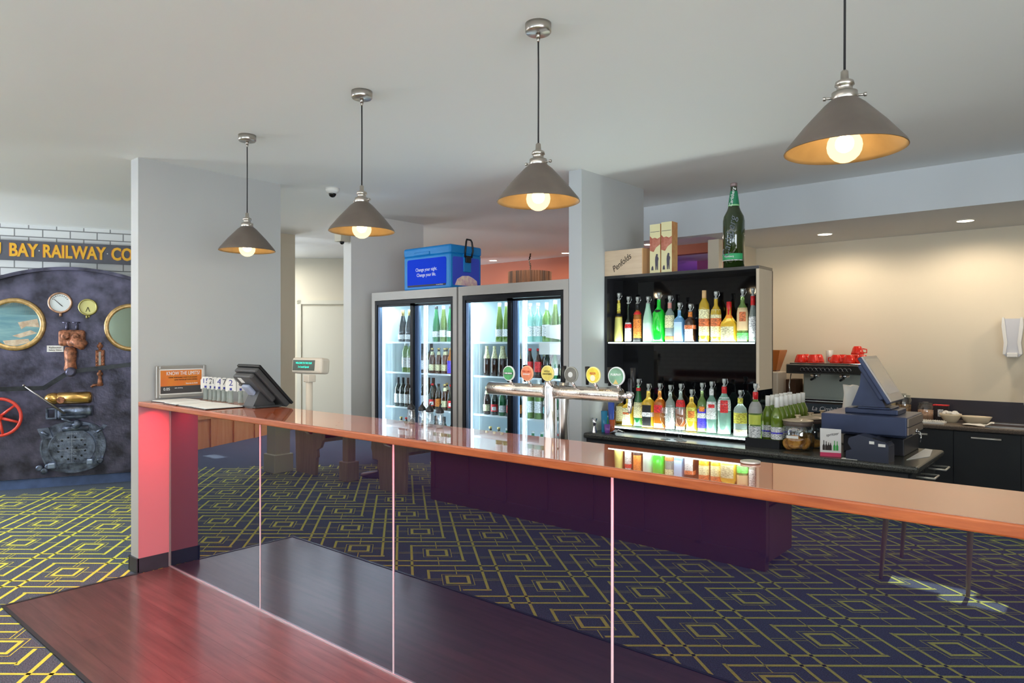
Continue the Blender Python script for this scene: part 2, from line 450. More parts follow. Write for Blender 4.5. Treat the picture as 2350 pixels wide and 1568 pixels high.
# skirting of the left wall and timber wainscot
mb = MB(); mb.box(-3.0,2.6,-.02,0,0,.1); wall_frame(struct('baseboard_left', mb, SKIRTB, 'blue grey skirting under the boiler plate'))
mb = MB(); mb.box(-6.6,-2.35,-.025,0,0,1.25)
for k in range(9): mb.box(-6.6+k*.52,-6.55+k*.52,-.045,-.025,0,1.25)
mb.box(-6.6,-2.35,-.05,0,1.22,1.28); mb.box(-6.6,-2.35,-.045,-.02,.42,.47)
wall_frame(struct('trim_2', mb, OAK, 'orange timber panelling along the lower brick wall'))
# unseen slotted sheet added outside the windows: only slivers of sun reach the floor
TAN = .7; holes = []
for (xa,xb,ya,yb) in [(-1.1,-.62,-1.0,-.8),(-.78,-.45,-.86,-.68),(-9.3,-8.95,-.42,-.2)]:
    holes.append((xa,xb,ya-2.9/TAN,yb-2.9/TAN))
mb = MB()
ys = sorted(set([-6.9,-3.51]+[h[2] for h in holes]+[h[3] for h in holes]))
for a,b in zip(ys,ys[1:]):
    xs = sorted((h[0],h[1]) for h in holes if h[2] <= a+1e-6 and h[3] >= b-1e-6)
    x = -14.
    for (p,q) in xs:
        if p > x: mb.box(x,p,a,b,2.9,2.92)
        x = max(x,q)
    mb.box(x,5,a,b,2.9,2.92)
struct('trim_3', mb, mat('sun_blocker_sheet',(120,120,118),.8), 'unseen slotted sun blocker added outside the windows')

# ================================================================== BAR
BX0, BX1 = -4.906, 1.9
bar = thing('bar_counter', 'long bar front of dark mirror-like glass panels under the timber worktop', 'bar counter', (0,0,0))
joints = [-4.884,-3.70,-2.513,-1.322,-.13,1.06]
for a,b in zip(joints, joints[1:]+[BX1]):
    mb = MB(); mb.box(a+.005, b-.005, 2.075, 2.083, .008, 1.118); mb.build('glass_panel', BARGLASS, bar)
JW = mat('white_joint_strip',(226,220,226),.4)
for j in joints[1:4]:
    mb = MB(); mb.box(j-.0045, j+.0045, 2.0725, 2.084, .006, 1.118); mb.build('joint_strip', JW, bar)
mb = MB(); mb.box(joints[0]-.004, joints[0]+.003, 2.0725, 2.084, .006, 1.118); mb.build('joint_strip', ALU, bar)
mb = MB(); mb.box(-.133,-.126, 2.0725, 2.084, 1.03, 1.118); mb.build('joint_strip', JW, bar)
mb = MB(); mb.box(-4.884, BX1, 2.066, 2.083, .005, .011); mb.build('base_trim', mat('bright_base_trim',(214,212,216),.3,.6), bar)
mb = MB(); mb.box(-4.900, BX1, 2.084, 2.12, .006, 1.118); mb.build('carcass', DARKG, bar)
mb = MB(); mb.box(-4.8, BX1, 1.955, 1.97, 1.108, 1.117); mb.build('led_strip', mat('red_led',(255,40,50),.5,emit=(255,30,50),es=3.), bar)
wt = MB(); wt.bbox(BX0, BX1, 1.885, 2.30, 1.120, 1.148, .004, 2); o = wt.build('bar_worktop', WORKTOP)
tag(o, 'long glossy red timber worktop along the bar', 'worktop')
mb = MB(); mb.bbox(BX0+.001, BX1, 1.872, 1.886, 1.117, 1.1485, .005, 2); mb.build('front_edge', WEDGE, o)
sb = thing('service_bench', 'stainless service bench behind the bar worktop', 'bench', (0,0,0))
mb = MB(); mb.box(-4.9, BX1, 2.125, 2.72, .87, .90); mb.build('bench_top', STEEL, sb)
mb = MB(); mb.box(-4.9, BX1, 2.13, 2.68, .0, .87); mb.build('cabinet_body', DARKG, sb)

# ------------------------------------------------------------------ pendants
SHOUT = mat('pendant_shade_bronze',(112,102,94),.42,.45, var=.08, vscale=5)
SHIN = mat('pendant_shade_inside',(140,112,70),.45,.6, var=.12, vscale=6)
CORD = mat('black_cord',(30,28,30),.7)
def make_pendant():
    r = thing('pendant_lamp', '', 'lamp', (0,0,0), 0, 'bronze cone pendants hanging over the bar')
    mb = MB(); mb.lathe([(.0,-.036),(.046,-.036),(.051,-.03),(.051,0)],28); mb.lathe([(.008,-.055),(.009,-.036)],12); mb.lathe([(.004,-.07),(.008,-.055)],10)
    mb.build('ceiling_canopy', NICKEL, r)
    mb = MB(); mb.tube([(0,0,-.05),(.001,0,-.2),(0,0,-.49)],.0032,8); mb.build('cord', CORD, r)
    mb = MB(); mb.lathe([(.006,-.462),(.010,-.466),(.011,-.488),(.024,-.495),(.026,-.505),(.021,-.508),(.021,-.522),(.034,-.525),(.035,-.548),(.03,-.552)],28)
    for s in (-1,1): mb.tube([(s*.03,0,-.537),(s*.052,0,-.537)],.0035,8); mb.tube([(s*.049,0,-.537),(s*.056,0,-.537)],.006,8)
    mb.build('lamp_socket', NICKEL, r)
    mb = MB(); pr_o = [(.036,-.546),(.055,-.562),(.11,-.621),(.157,-.679),(.161,-.689)]
    mb.lathe(pr_o,48,cap=False); mb.mi = 1
    mb.lathe([(x-.004,z-.001) for x,z in pr_o[:-1]]+[(.159,-.690),(.161,-.689)],48,cap=False)
    mb.build('lamp_shade', [SHOUT,SHIN], r)
    mb = MB(); mb.sphere((0,0,-.677),.047,24); mb.build('bulb', BULBG, r)
    b = MB(); b.sphere((0,0,-.670),.025,14); b.build('filament', FIL, r.children[-1])
    return r
PL = [(-3.895,'farthest pendant lamp hanging in front of the nib wall'),(-2.785,'second pendant lamp from the left beside the dome camera'),
      (-1.675,'third pendant lamp hanging beside the pillar'),(-.567,'nearest and largest pendant lamp at upper right')]
pend = make_pendant()
for i,(px_,lb) in enumerate(PL):
    if i == 0: p = pend; p.location = (px_,2.1,CEIL); p['label'] = lb
    else: p = dup(pend,(px_,2.1,CEIL),0.1*i,lb)
    light('pendant_light','POINT',(px_,2.1,CEIL-.70),6.5,(1,.78,.5),.03)

# ------------------------------------------------------------------ beer tap
t = thing('beer_tap_font', 'chrome T-shaped beer tap font with six round badges', 'beer tap', (-1.803,2.345,.90))
mb = MB(); mb.lathe([(.06,0),(.06,.012),(.03,.02),(.028,.45),(.027,.478),(.02,.482)],28); mb.build('post', CHROME, t)
mb = MB(); mb.lathe([(.022,.0),(.022,.44),(.02,.475)],24,c=(.042,.035,0)); mb.build('rear_post', STEEL, t)
BARM = mat('frosted_chrome_tube',(206,198,188),.2,1.,bump=.12,bscale=140)
for xa,xb in ((-.352,-.026),(.026,.352)):
    mb = MB(); M = Matrix.Translation((xa,0,.437)) @ Matrix.Rotation(pi/2,4,'Y')
    mb.lathe([(.024,0),(.029,.004),(.029,(xb-xa)-.004),(.024,xb-xa)],28,M); mb.build('cross_tube', BARM, t)
BAD = [(1168,(70,150,86),(226,230,226),'green badge with a dark band','green badge with a dark band'),
       (1210,(226,132,92),(236,170,130),'',''),(1257,(214,196,96),(226,212,140),'',''),
       (1311,(110,108,100),(150,150,140),'',''),(1362,(240,214,72),(250,236,150),'',''),(1415,(120,160,132),(222,222,222),'','')]
NM = ['green','orange','yellow-green','grey','bright yellow','silver-rimmed dark green']
BT = [['',''],['pale ale'],['','']]
for k,(u,c,rim,_,_) in enumerate(BAD):
    y = -.045; xx = ux(u,2.30)+1.803; zz = uz(u,[857,857,857,860,861,864][k],2.30)-.90
    R = .033 if k < 5 else .037
    mb = MB(); mb.lathe([(R*.5,-.004),(R,-.003),(R,.003),(R*.6,.005)],32,Matrix.Translation((xx,y,zz)) @ Matrix.Rotation(pi/2,4,'X'),smooth=False)
    st = MB(); st.tube([(xx,y+.004,zz-R+.004),(xx,y+.02,zz-R-.012),(xx,y+.03,.46)],.006,8); st.build('badge_stem', CHROME, t)
    bd = mb.build('tap_badge', mat('badge_rim_%s'%NM[k].replace(' ','_'),rim,.3,.3 if k in(3,5) else 0), t); bd['label'] = NM[k]+' round badge'
    mb = MB(); mb.disc((xx,y-.0045,zz),R*.88,'y',32,.0015); mb.build('badge_face', mat('badge_face_%d'%k,c,.4,var=.1,vscale=30), bd)
    if k == 0:
        mb = MB(); mb.box(xx-R*.85,xx+R*.85,y-.0065,y-.005,zz-.005,zz+.005); mb.build('badge_band', mat('badge_dark',(30,60,44),.5), bd)
        text('lettering','CARLSBERG',.0095,WHITEB,bd,(xx,y-.007,zz),xs=.95)
    if k == 1: text('lettering','PALE ALE',.011,mat('badge_ink_red',(190,70,40),.5),bd,(xx,y-.006,zz+.008)); text('lettering','DRAUGHT',.008,WHITEB,bd,(xx,y-.006,zz-.004))
    if k == 2: text('lettering','LITTLE',.010,DARKL,bd,(xx,y-.006,zz+.008)); text('lettering','CREATURES',.009,DARKL,bd,(xx,y-.006,zz-.003))
    if k == 3:
        mb = MB(); mb.disc((xx,y-.006,zz),R*.34,'y',24,.002); mb.build('badge_centre', mat('badge_silver',(214,214,208),.3,.4), bd)
    if k == 4: text('lettering','BEER',.013,mat('badge_ink_red2',(206,90,60),.5),bd,(xx,y-.006,zz+.006)); mb = MB(); mb.disc((xx,y-.006,zz-.012),.012,'y',16,.001); mb.build('badge_spot', mat('badge_cream',(240,220,190),.5), bd)
    if k == 5:
        text('lettering','FURPHY',.013,WHITEB,bd,(xx,y-.006,zz+.006))
        mb = MB(); mb.prism([(xx-.012,zz-.03),(xx+.012,zz-.03),(xx,zz-.012)],y-.007,y-.006,'y'); mb.build('badge_peak', mat('badge_gold',(206,180,110),.5), bd)
    # staff side tap handle
    hx = xx+.028; mb = MB(); mb.tube([(hx-.004,.035,.47),(hx-.006,.04,.50),(hx-.010,.045,.545)],[.006,.009,.011],10); mb.build('tap_handle', BLACK, t)
mb = MB(); mb.tube([(.352,0,.437),(.385,0,.437)],.011,12); mb.sphere((.39,0,.44),.016,12); mb.tube([(.39,0,.455),(.39,0,.40),(.39,-.005,.37)],[.008,.010,.006],10); mb.build('spout', CHROME, t)
mb = MB(); mb.bbox(.383,.398,-.006,.006,.455,.505,.002,1); mb.build('spout_handle', BLACK, t)

# ------------------------------------------------------------------ pole display
p = thing('pole_display', 'beige customer pole display with teal text beside the till screen', 'display', (-3.735,2.42,.915))
mb = MB(); mb.lathe([(.06,0),(.06,.02),(.021,.03),(.021,.40)],20); mb.bbox(-.028,.028,-.025,.03,.385,.43,.005,2); mb.build('pole', BEIGEP, p)
mb = MB(); mb.bbox(-.125,.125,-.03,.052,.425,.525,.018,3); hd = mb.build('display_head', BEIGEP, p); hd.location = (-.06,0,.01)
hd.rotation_euler = (RAD(-6),0,RAD(14))
mb = MB(); mb.box(-.108,.07,-.0325,-.028,.443,.508); mb.build('screen', mat('grey_green_screen',(84,92,84),.25), hd)
text('display_text','WELCOME TO THE CLUB',.016,TEAL,hd,(-.018,-.0335,.489),ext=.0003,xs=.72)
text('display_text','2 x Lunch Special',.016,TEAL,hd,(-.018,-.0335,.465),ext=.0003,xs=.8)

# ------------------------------------------------------------------ POS terminal at the wall
p = thing('till_terminal', 'dark grey touch screen till seen from behind at the bar end', 'till', (-3.96,2.24,1.149), RAD(0))
TM = Matrix.Translation((0,.12,.012)) @ Matrix.Rotation(RAD(43),4,'X')
mb = MB(); mb.prism([(-.11,0),(.05,0),(.03,.03),(-.03,.12),(-.055,.115),(-.085,.05)],-.045,.07,'x'); mb.bbox(-.08,.10,-.11,.07,0,.012,.004,1); mb.build('stand', DARKG, p)
mb = MB(); mb.bbox(-.13,.125,-.035,.0,.01,.32,.008,2,TM); mb.bbox(-.11,.105,-.075,-.035,.09,.31,.012,2,TM); mb.build('screen_housing', DARKG, p)
mb = MB(); mb.bbox(-.135,.13,.0,.018,.0,.328,.005,2,TM); mb.build('screen', BLACK, p)
mb = MB(); mb.box(-.05,-.01,-.0775,-.075,.26,.30,TM); mb.build('sticker', WHITEP, p)
mb = MB(); mb.bbox(-.05,.03,-.10,-.074,.15,.25,.01,2,TM); mb.build('cable_cover', mat('grey_blue_cover',(150,160,182),.4), p)

# ------------------------------------------------------------------ framed notice, menus, table numbers
p = thing('framed_notice', 'orange licensing notice in a silver frame leaning on the nib wall', 'notice', (-4.868,2.14,1.152), RAD(90))
# local x runs along the wall (+y), local -y faces the room... notice faces +x
def nb(a,b,c,d,e,f): return (a,b,c,d,e,f)
mb = MB()
for q in ((-.172,-.150,-.012,.012,.012,.232),(.150,.172,-.012,.012,.012,.232),(-.15,.15,-.012,.012,.012,.034),(-.15,.15,-.012,.012,.21,.232)): mb.bbox(*q,.004,2)
mb.build('frame', ALU, p)
mb = MB(); mb.box(-.15,.15,-.002,.006,.034,.21); mb.build('mount', PAPER, p)
mb = MB(); mb.box(-.14,.14,-.004,-.002,.042,.2); mb.build('poster', mat('poster_orange',(214,104,52),.5,col2=(222,136,44),vscale=6), p)
mb = MB(); mb.box(-.14,.14,-.005,-.004,.042,.092); mb.build('poster_band', mat('poster_charcoal',(70,66,66),.5), p)
text('lettering','KNOW THE LIMITS?',.036,WHITEB,p,(.012,-.006,.178),xs=.72)
text('lettering','DRINK RESPONSIBLY AND PLAN AHEAD',.012,DARKL,p,(.01,-.006,.150),xs=.9)
text('lettering','HAVE WATER BETWEEN DRINKS',.012,DARKL,p,(.03,-.006,.134),xs=.9)
text('lettering','Standards 0.05',.014,WHITEB,p,(.07,-.006,.107))
text('lettering','0.05',.026,WHITEB,p,(-.1,-.006,.072)); text('lettering','safer drinking',.010,WHITEB,p,(-.02,-.006,.078))
p.rotation_euler = (0,0,RAD(90))

MEN = [(-4.74,2.02,RAD(4),'menu clipboard lying against the nib wall at the bar end'),(-4.52,2.0,RAD(-3),'menu clipboard lying second from the nib wall'),(-4.30,2.0,RAD(2),'menu clipboard lying third from the nib wall'),(-4.10,1.99,RAD(-4),'menu clipboard nearest the till on the bar')]
m0 = thing('menu_board', '', 'menu', (0,0,0), 0, 'menus lying on the bar worktop')
mb = MB(); mb.box(-.105,.105,-.085,.15,0,.004); mb.build('backing_board', BLACK, m0)
mb = MB(); mb.box(-.097,.097,-.08,.142,.004,.008); mb.build('menu_sheet', PAPER, m0)
for k,(x,y,a,l) in enumerate(MEN):
    if k == 0: q = m0; q.location = (x,y,1.1495); q.rotation_euler = (0,0,a); q['label'] = l
    else: q = dup(m0,(x,y,1.1495),a,l)
NUMS = [('15',-4.70,2.245),('2',-4.635,2.25),('11',-4.575,2.25),('4',-4.515,2.25),('7',-4.455,2.255),('6',-4.40,2.26),('2',-4.325,2.235),('8',-4.255,2.265)]
DARKN = mat('number_ink_grey',(90,90,100),.5)
for k,(s,x,y) in enumerate(NUMS):
    q = thing('table_number', ['white table number 15 in a clear holder beside the framed notice','thin table number 2 just right of number 15','narrow table number 11 in a clear holder','table number 4 with dark blue digit','narrow table number 7 in the middle of the number row','narrow table number 6 left of the large number 2','large rounded table number 2 beside the till screen','table number holder partly behind the till screen'][k], 'table number', (x-.03,y,1.149), RAD([52,74,78,70,80,80,50,70][k]), 'table numbers in clear holders')
    w = .032 if k in (0,6) else .023
    mb = MB(); mb.lathe([(.017,0),(.017,.006),(.014,.012),(.014,.07),(.017,.08)],14,sq=4); mb.build('holder', mat('smoky_clear_holder',(190,198,190),.15,trans=.55), q)
    mb = MB(); mb.prism([(-w,.075),(w,.075),(w,.135),(w-.014,.158),(-w+.014,.158),(-w,.135)],-.0015,.0015,'y'); cd = mb.build('number_card', PAPER, q)
    text('digit', s, .055 if len(s)==1 else .046, BLUEL if k in (0,3,6) else DARKN, cd, (0,-.0025,.128))
    mb = MB(); mb.box(-.007,.007,-.0028,-.0016,.082,.096); mb.build('card_mark', BLUEL, cd)

# ------------------------------------------------------------------ shakers and coaster on the worktop
SH = [(-2.585,2.245),(-2.50,2.24),(-2.425,2.22),(-2.35,2.215)]
s0 = thing('oil_pourer', '', 'pourer bottle', (0,0,0), 0, 'glass pourers on the bar worktop')
mb = MB(); mb.lathe([(.016,0),(.018,.004),(.021,.03),(.017,.06),(.016,.072)],20); mb.build('glass_body', TUMBLER, s0)
mb = MB(); mb.lathe([(.019,.070),(.020,.074),(.017,.084),(.010,.092),(.006,.098)],18); mb.tube([(0,0,.095),(.002,0,.103),(.008,-.002,.113)],[.005,.004,.002],8); mb.build('pourer_cap', BLACK, s0)
for k,(x,y) in enumerate(SH):
    lb = ['leftmost small glass pourer on the bar','second glass pourer from the left on the bar','third glass pourer from the left on the bar','rightmost small glass pourer on the bar'][k]
    if k == 0: s0.location = (x,y,1.149); s0['label'] = lb
    else: dup(s0,(x,y,1.149),.3*k,lb)
mb = MB(); mb.lathe([(.03,0),(.032,.002),(.032,.007),(.028,.008)],28,c=(ux(1722,2.245),2.245,1.149)); tag(mb.build('coaster', mat('silver_coaster',(214,206,198),.3,.6)), 'small round silver dish at the back of the bar worktop', 'dish')
# ================================================================== BOTTLES
def bottle(name, label, cat, prof, gm, cap=None, lab=None, group=None, sq=0, sqz=None, pourer=False, neck=None, seg=20):
    """prof: outline (r,z); lab: list of (z0,z1,material[,extra]); cap: (z0,z1,r,material)"""
    r = thing(name, label, cat, (0,0,0), 0, group)
    mb = MB(); mb.lathe(prof, seg, sq=sq, sqz=sqz); mb.build('glass_body', gm, r)
    def rad(z):
        for (r0,z0),(r1,z1) in zip(prof, prof[1:]):
            if z0 <= z <= z1 and z1 > z0: return r0+(r1-r0)*(z-z0)/(z1-z0)
        return prof[-1][0]
    for k,L_ in enumerate(lab or []):
        z0,z1,m_ = L_[:3]; nm = L_[3] if len(L_) > 3 else 'label'
        mb = MB(); e = .0012+.0004*k
        zs = [z0+(z1-z0)*i/4 for i in range(5)]
        full = 'neck' in nm or 'band' in nm or 'foil' in nm or k and z0 > prof[-1][1]*.7
        ar = None if full else (RAD(-90-(42 if sq else 72)), RAD(-90+(42 if sq else 72)))
        if nm in ('label_seal','label_patch','label_bird','label_front'): ar = (RAD(-90-34), RAD(-90+34))
        mb.lathe([(rad(z)+e,z) for z in zs], seg if full else 12, sq=sq if (sqz is None or z1 <= sqz) else 0, cap=False, arc=ar); mb.build(nm, m_, r)
    top = prof[-1][1]
    if cap:
        z0,z1,rr,m_ = cap
        mb = MB(); mb.lathe([(rr,z0),(rr,z1-.002),(rr*.9,z1)], 16); mb.build('cap', m_, r)
        top = z1
    if pourer:
        mb = MB(); z = top
        mb.lathe([(.009,z-.004),(.013,z),(.013,z+.006),(.008,z+.010),(.008,z+.020),(.012,z+.026),(.014,z+.045),(.012,z+.052)], 12)
        mb.build('measure_pourer', POURM, r)
        mb = MB(); mb.tube([(.012,0,z+.004),(.024,.0,z+.028),(.019,0,z+.052),(.012,0,z+.046)],.0018,6); mb.build('pourer_lever', CHROME, r)
    return r
def glassy(name, col, rough=.05, trans=.55, ior=1.35):
    return mat('glass_'+name, col, rough, trans=trans, ior=ior, coat=.6, coat_rough=.03)
POURM = mat('clear_pourer_plastic',(196,200,196),.15,.2,trans=.45)
G_DARK = mat('glass_dark_green',(28,42,30),.06,trans=.25,coat=.8)
G_GREEN = glassy('olive_green',(112,136,58)); G_AMBER = glassy('amber',(216,132,40)); G_GOLD = glassy('gold',(240,206,70))
G_CLEAR = glassy('clear',(222,238,232),trans=.75); G_BLUE = glassy('pale_blue',(150,206,244)); G_LIME = glassy('bright_green',(30,220,60),trans=.35)
G_FROST = glassy('frosted_mint',(206,248,226),rough=.35,trans=.3); G_BROWN = mat('glass_brown',(60,34,20),.06,trans=.25,coat=.8)
G_AQUA = glassy('aqua',(186,230,214),trans=.75); G_BOTG = glassy('bottle_green',(40,120,70),trans=.4)
G_CHAMP = mat('glass_champagne_black',(40,46,48),.08,trans=.1,coat=.6); G_PALEG = glassy('pale_green',(150,184,104),trans=.65)
LW = mat('label_white',(238,238,232),.6,var=.3,vscale=90,stretch=(1,1,2.5)); LC = mat('label_cream',(232,216,160),.6,var=.3,vscale=90,stretch=(1,1,2.5)); LB = mat('label_black',(26,26,28),.5,var=.3,vscale=90,stretch=(1,1,2.5)); LR = mat('label_red',(206,44,46),.5,var=.3,vscale=90,stretch=(1,1,2.5))
LY = mat('label_yellow',(240,214,86),.6,var=.3,vscale=90,stretch=(1,1,2.5)); LBL = mat('label_blue_violet',(70,60,190),.5,var=.3,vscale=90,stretch=(1,1,2.5)); LGN = mat('label_green',(90,190,90),.5,var=.3,vscale=90,stretch=(1,1,2.5)); LPK = mat('label_pale_pink',(222,190,176),.6,var=.3,vscale=90,stretch=(1,1,2.5))
LBR = mat('label_orange_brown',(190,104,60),.6,var=.3,vscale=90,stretch=(1,1,2.5)); LGY = mat('label_grey',(196,200,206),.6,var=.3,vscale=90,stretch=(1,1,2.5)); LOR = mat('label_orange',(236,120,50),.5,var=.3,vscale=90,stretch=(1,1,2.5)); LTQ = mat('label_teal',(120,210,206),.5,var=.3,vscale=90,stretch=(1,1,2.5))
CAPW = mat('white_capsule',(228,226,220),.45); CAPR = mat('red_capsule',(196,30,34),.35); CAPG = mat('gold_foil',(214,186,120),.3,.8); CAPB = mat('black_capsule',(24,24,26),.4); CAPC = mat('cork_stopper',(206,170,120),.7)

WINE = [(.034,0),(.037,.004),(.037,.185),(.034,.205),(.022,.232),(.0145,.250),(.0135,.31)]
HOCK = [(.032,0),(.035,.004),(.034,.14),(.029,.19),(.019,.25),(.0135,.31),(.0135,.325)]
CHAMP = [(.038,0),(.043,.005),(.043,.12),(.038,.165),(.026,.215),(.016,.255),(.015,.30)]
BEER = [(.028,0),(.0305,.004),(.0305,.12),(.027,.145),(.016,.175),(.012,.20),(.0115,.228)]
SPIR = [(.034,0),(.037,.004),(.037,.16),(.033,.185),(.018,.205),(.0135,.215),(.0135,.25)]
def scaled(prof, w, h):
    R_ = max(r for r,z in prof); H = prof[-1][1]
    return [(r/R_*w/2, z/H*h) for r,z in prof]

# ================================================================== FRIDGES
FW_IN = mat('fridge_interior_white',(232,244,248),.4)
FRB = mat('fridge_black_frame',(10,12,18),.4,spec=.25)
FRS = mat('fridge_blue_grey_aluminium',(110,130,160),.3,.6)
FLED = mat('fridge_led_tube',(255,255,255),.5,emit=(214,240,255),es=6.)
def make_fridge(name,label,x0,x1):
    f = thing(name,label,'fridge',(x0,4.062,0)); W = x1-x0; H = 2.003; D = .72; T = .05
    mb = MB()
    mb.box(0,.045,0,.02,0,H); mb.box(W-.045,W,0,.02,0,H); mb.box(.045,W-.045,0,.02,H-.075,H); mb.box(.045,W-.045,0,.02,0,.28)
    mb.box(0,.03,.02,D,0,H); mb.box(W-.03,W,.02,D,0,H); mb.box(.03,W-.03,.02,D,H-.03,H); mb.box(.03,W-.03,.02,D,0,.03); mb.box(.03,W-.03,D-.03,D,.03,H-.03)
    mb.build('cabinet', mat('fridge_cabinet_grey',(168,164,158),.45,.2), f)
    mb = MB(); mb.box(.031,.05,.046,D-.03,.28,H-.075); mb.box(W-.05,W-.031,.06,D-.03,.28,H-.075); mb.box(.05,W-.05,D-.05,D-.03,.28,H-.075)
    mb.box(.05,W-.05,.07,D-.05,H-.095,H-.075); mb.box(.05,W-.05,.07,D-.05,.28,.3)
    for k in range(5): mb.box(.051,.054,.2+k*.0,.23,.35,H-.15) if k == 0 else None
    mb.build('lining', FW_IN, f)
    mb = MB(); y0,y1 = .005,.045; zt = H-.08; zb = .285
    mb.box(.047,.075,y0,y1,zb,zt); mb.box(W-.075,W-.047,y0,y1,zb,zt); mb.box(.075,W-.075,y0,y1,zt-.035,zt); mb.box(.075,W-.075,y0,y1,zb,zb+.03)
    mb.build('door_surround', FRB, f)
    mid = W*.475
    # front sliding door (left) and rear sliding door (right)
    for k,(a,b,yd) in enumerate(((.076,mid+.03,.012),(mid-.01,W-.076,.05))):
        dd = MB(); dd.box(b-.036,b,yd,yd+.025,zb+.03,zt-.036) if k == 0 else dd.box(b-.012,b,yd,yd+.025,zb+.03,zt-.036)
        dd.box(a,b,yd,yd+.025,zt-.055,zt-.036); dd.box(a,b,yd,yd+.025,zb+.03,zb+.05)
        do = dd.build('sliding_door', FRB, f)
        ss = MB(); w_ = .03 if k == 0 else .075
        ss.box(a,a+w_,yd+.002,yd+.028,zb+.05,zt-.055)
        for q in range(3 if k else 1): ss.box(a+.008+q*.022,a+.014+q*.022,yd-.002,yd+.002,zb+.05,zt-.055)
        ss.build('door_stile', FRS, do)
        g = MB(); g.box(a+w_,b-.036 if k == 0 else b-.012,yd+.008,yd+.012,zb+.05,zt-.055); g.build('door_glass', PANE, do)
    for z in (.62,.95,1.27,1.55):
        s = MB(); s.box(.055,W-.055,.13,D-.06,z-.018,z-.010)
        s.box(.055,W-.055,.125,.13,z-.016,z-.003); s.build('shelf', mat('white_wire_shelf',(236,242,244),.4), f)
    mb = MB(); mb.box(.052,.066,.085,.10,.33,H-.12); mb.box(mid+.075,mid+.09,.10,.115,.33,H-.12); mb.build('led_tube', FLED, f)
    mb = MB(); mb.box(W-.066,W-.052,.085,.10,.33,H-.12); mb.build('led_tube', FLED, f)
    mb = MB()
    for z in [.4+.05*i for i in range(30)]: mb.box(mid+.093,mid+.099,.118,.122,z,z+.02)
    mb.box(mid+.091,mid+.101,.122,.130,.33,H-.12)
    mb.build('shelf_upright', mat('slotted_upright',(226,236,240),.4), f)
    light('fridge_light','AREA',(x0+W/2,4.062+.16,H-.11),6.5,(.80,.93,1),.9,.1,(0,0,0))
    light('fridge_light','AREA',(x0+.075,4.062+.10,1.2),4,(.80,.93,1),.04,1.4,(pi/2,0,RAD(-60)))
    light('fridge_light','AREA',(x0+W-.075,4.062+.10,1.2),4,(.80,.93,1),.04,1.4,(pi/2,0,RAD(60)))
    return f
make_fridge('drinks_fridge','two-door glass drinks fridge at left under the blue cooler',-5.235,-4.108)
make_fridge('drinks_fridge','two-door glass drinks fridge beside the pillar',-4.088,-2.961)

# prototype bottles for the fridges
def proto(*a, **k):
    b = bottle(*a, **k); b.location = (0,0,-5); return b
FP = {}
def fr_def(key, name, desc, cat, prof, gm, **k):
    FP[key] = [name, desc, cat, prof, gm, k, None]
fr_def('champ','wine_bottle','black sparkling wine bottle with gold foil','bottle',CHAMP,G_CHAMP,cap=(.245,.305,.017,CAPG),lab=[(.03,.075,LW)])
fr_def('hock','wine_bottle','tall slim green wine bottle','bottle',HOCK,G_GREEN,cap=(.28,.327,.0145,CAPW),lab=[(.05,.11,LW)])
fr_def('hockd','wine_bottle','tall slim dark green wine bottle','bottle',HOCK,G_BOTG,cap=(.28,.327,.0145,CAPB),lab=[(.05,.10,LGY)])
fr_def('white','wine_bottle','pale green white wine bottle with white label','bottle',WINE,G_PALEG,cap=(.25,.312,.0145,CAPW),lab=[(.05,.14,LW)])
fr_def('aqua','water_bottle','clear aqua water bottle with white label','bottle',WINE,G_AQUA,cap=(.285,.312,.0145,LW),lab=[(.05,.13,LW)])
fr_def('wdark','wine_bottle','dark wine bottle with white label','bottle',scaled(WINE,.07,.27),G_DARK,cap=(.22,.272,.0145,CAPB),lab=[(.035,.12,LW)])
fr_def('stub','beer_bottle','brown beer bottle with cream label','bottle',BEER,G_BROWN,cap=(.215,.232,.013,CAPG),lab=[(.03,.085,LC),(.17,.2,LC,'neck_label')])
fr_def('stubg','beer_bottle','green beer bottle with white label','bottle',BEER,G_BOTG,cap=(.215,.232,.013,LW),lab=[(.03,.085,LW)])
fr_def('stubr','beer_bottle','dark bottle with red label','bottle',BEER,G_DARK,cap=(.215,.232,.013,CAPR),lab=[(.03,.09,LR),(.04,.07,LW,'label_patch')])
fr_def('stubo','beer_bottle','dark bottle with orange label','bottle',BEER,G_DARK,cap=(.215,.232,.013,CAPB),lab=[(.03,.10,LOR)])
fr_def('stubt','beer_bottle','dark bottle with pale teal label','bottle',BEER,G_DARK,cap=(.215,.232,.013,LW),lab=[(.05,.10,LTQ),(.12,.15,LPK,'neck_label')])
fr_def('blue','beer_bottle','bottle with violet blue label','bottle',BEER,G_AMBER,cap=(.215,.232,.013,CAPG),lab=[(.01,.12,LBL)])
fr_def('cream','beer_bottle','pale necked bottle with dark body','bottle',scaled(BEER,.058,.25),G_BROWN,cap=(.23,.252,.013,LC),lab=[(.15,.235,LC,'neck_foil')])
fr_def('red','soft_drink_bottle','red labelled soft drink bottle','bottle',BEER,G_BROWN,cap=(.215,.235,.0135,CAPR),lab=[(.05,.13,LR)])
def fput(key, loc, label, group):
    d = FP[key]
    if d[6] is None:
        b = bottle(d[0], label, d[2], d[3], d[4], group=group, seg=14, **d[5]); b.location = loc; b.rotation_euler = (0,0,.6); d[6] = b; return b
    return dup(d[6], loc, random.uniform(.3,1.), label, group)
def frow(keys, fx, xs, z, y, where, fname):
    for k_, x in zip(keys, xs):
        x = x-.06 if x < .58 else .605+(x-.65)*1.07
        desc = FP[k_][1]
        fput(k_, (fx+x, y+random.uniform(-.004,.004), z+.005-.010+.0005), '%s, %s, %s'%(desc, where, fname), '%s, %s, %s'%(desc, where, fname))
F1, F2 = -5.235, -4.088; N1, N2 = 'left fridge', 'fridge by pillar'
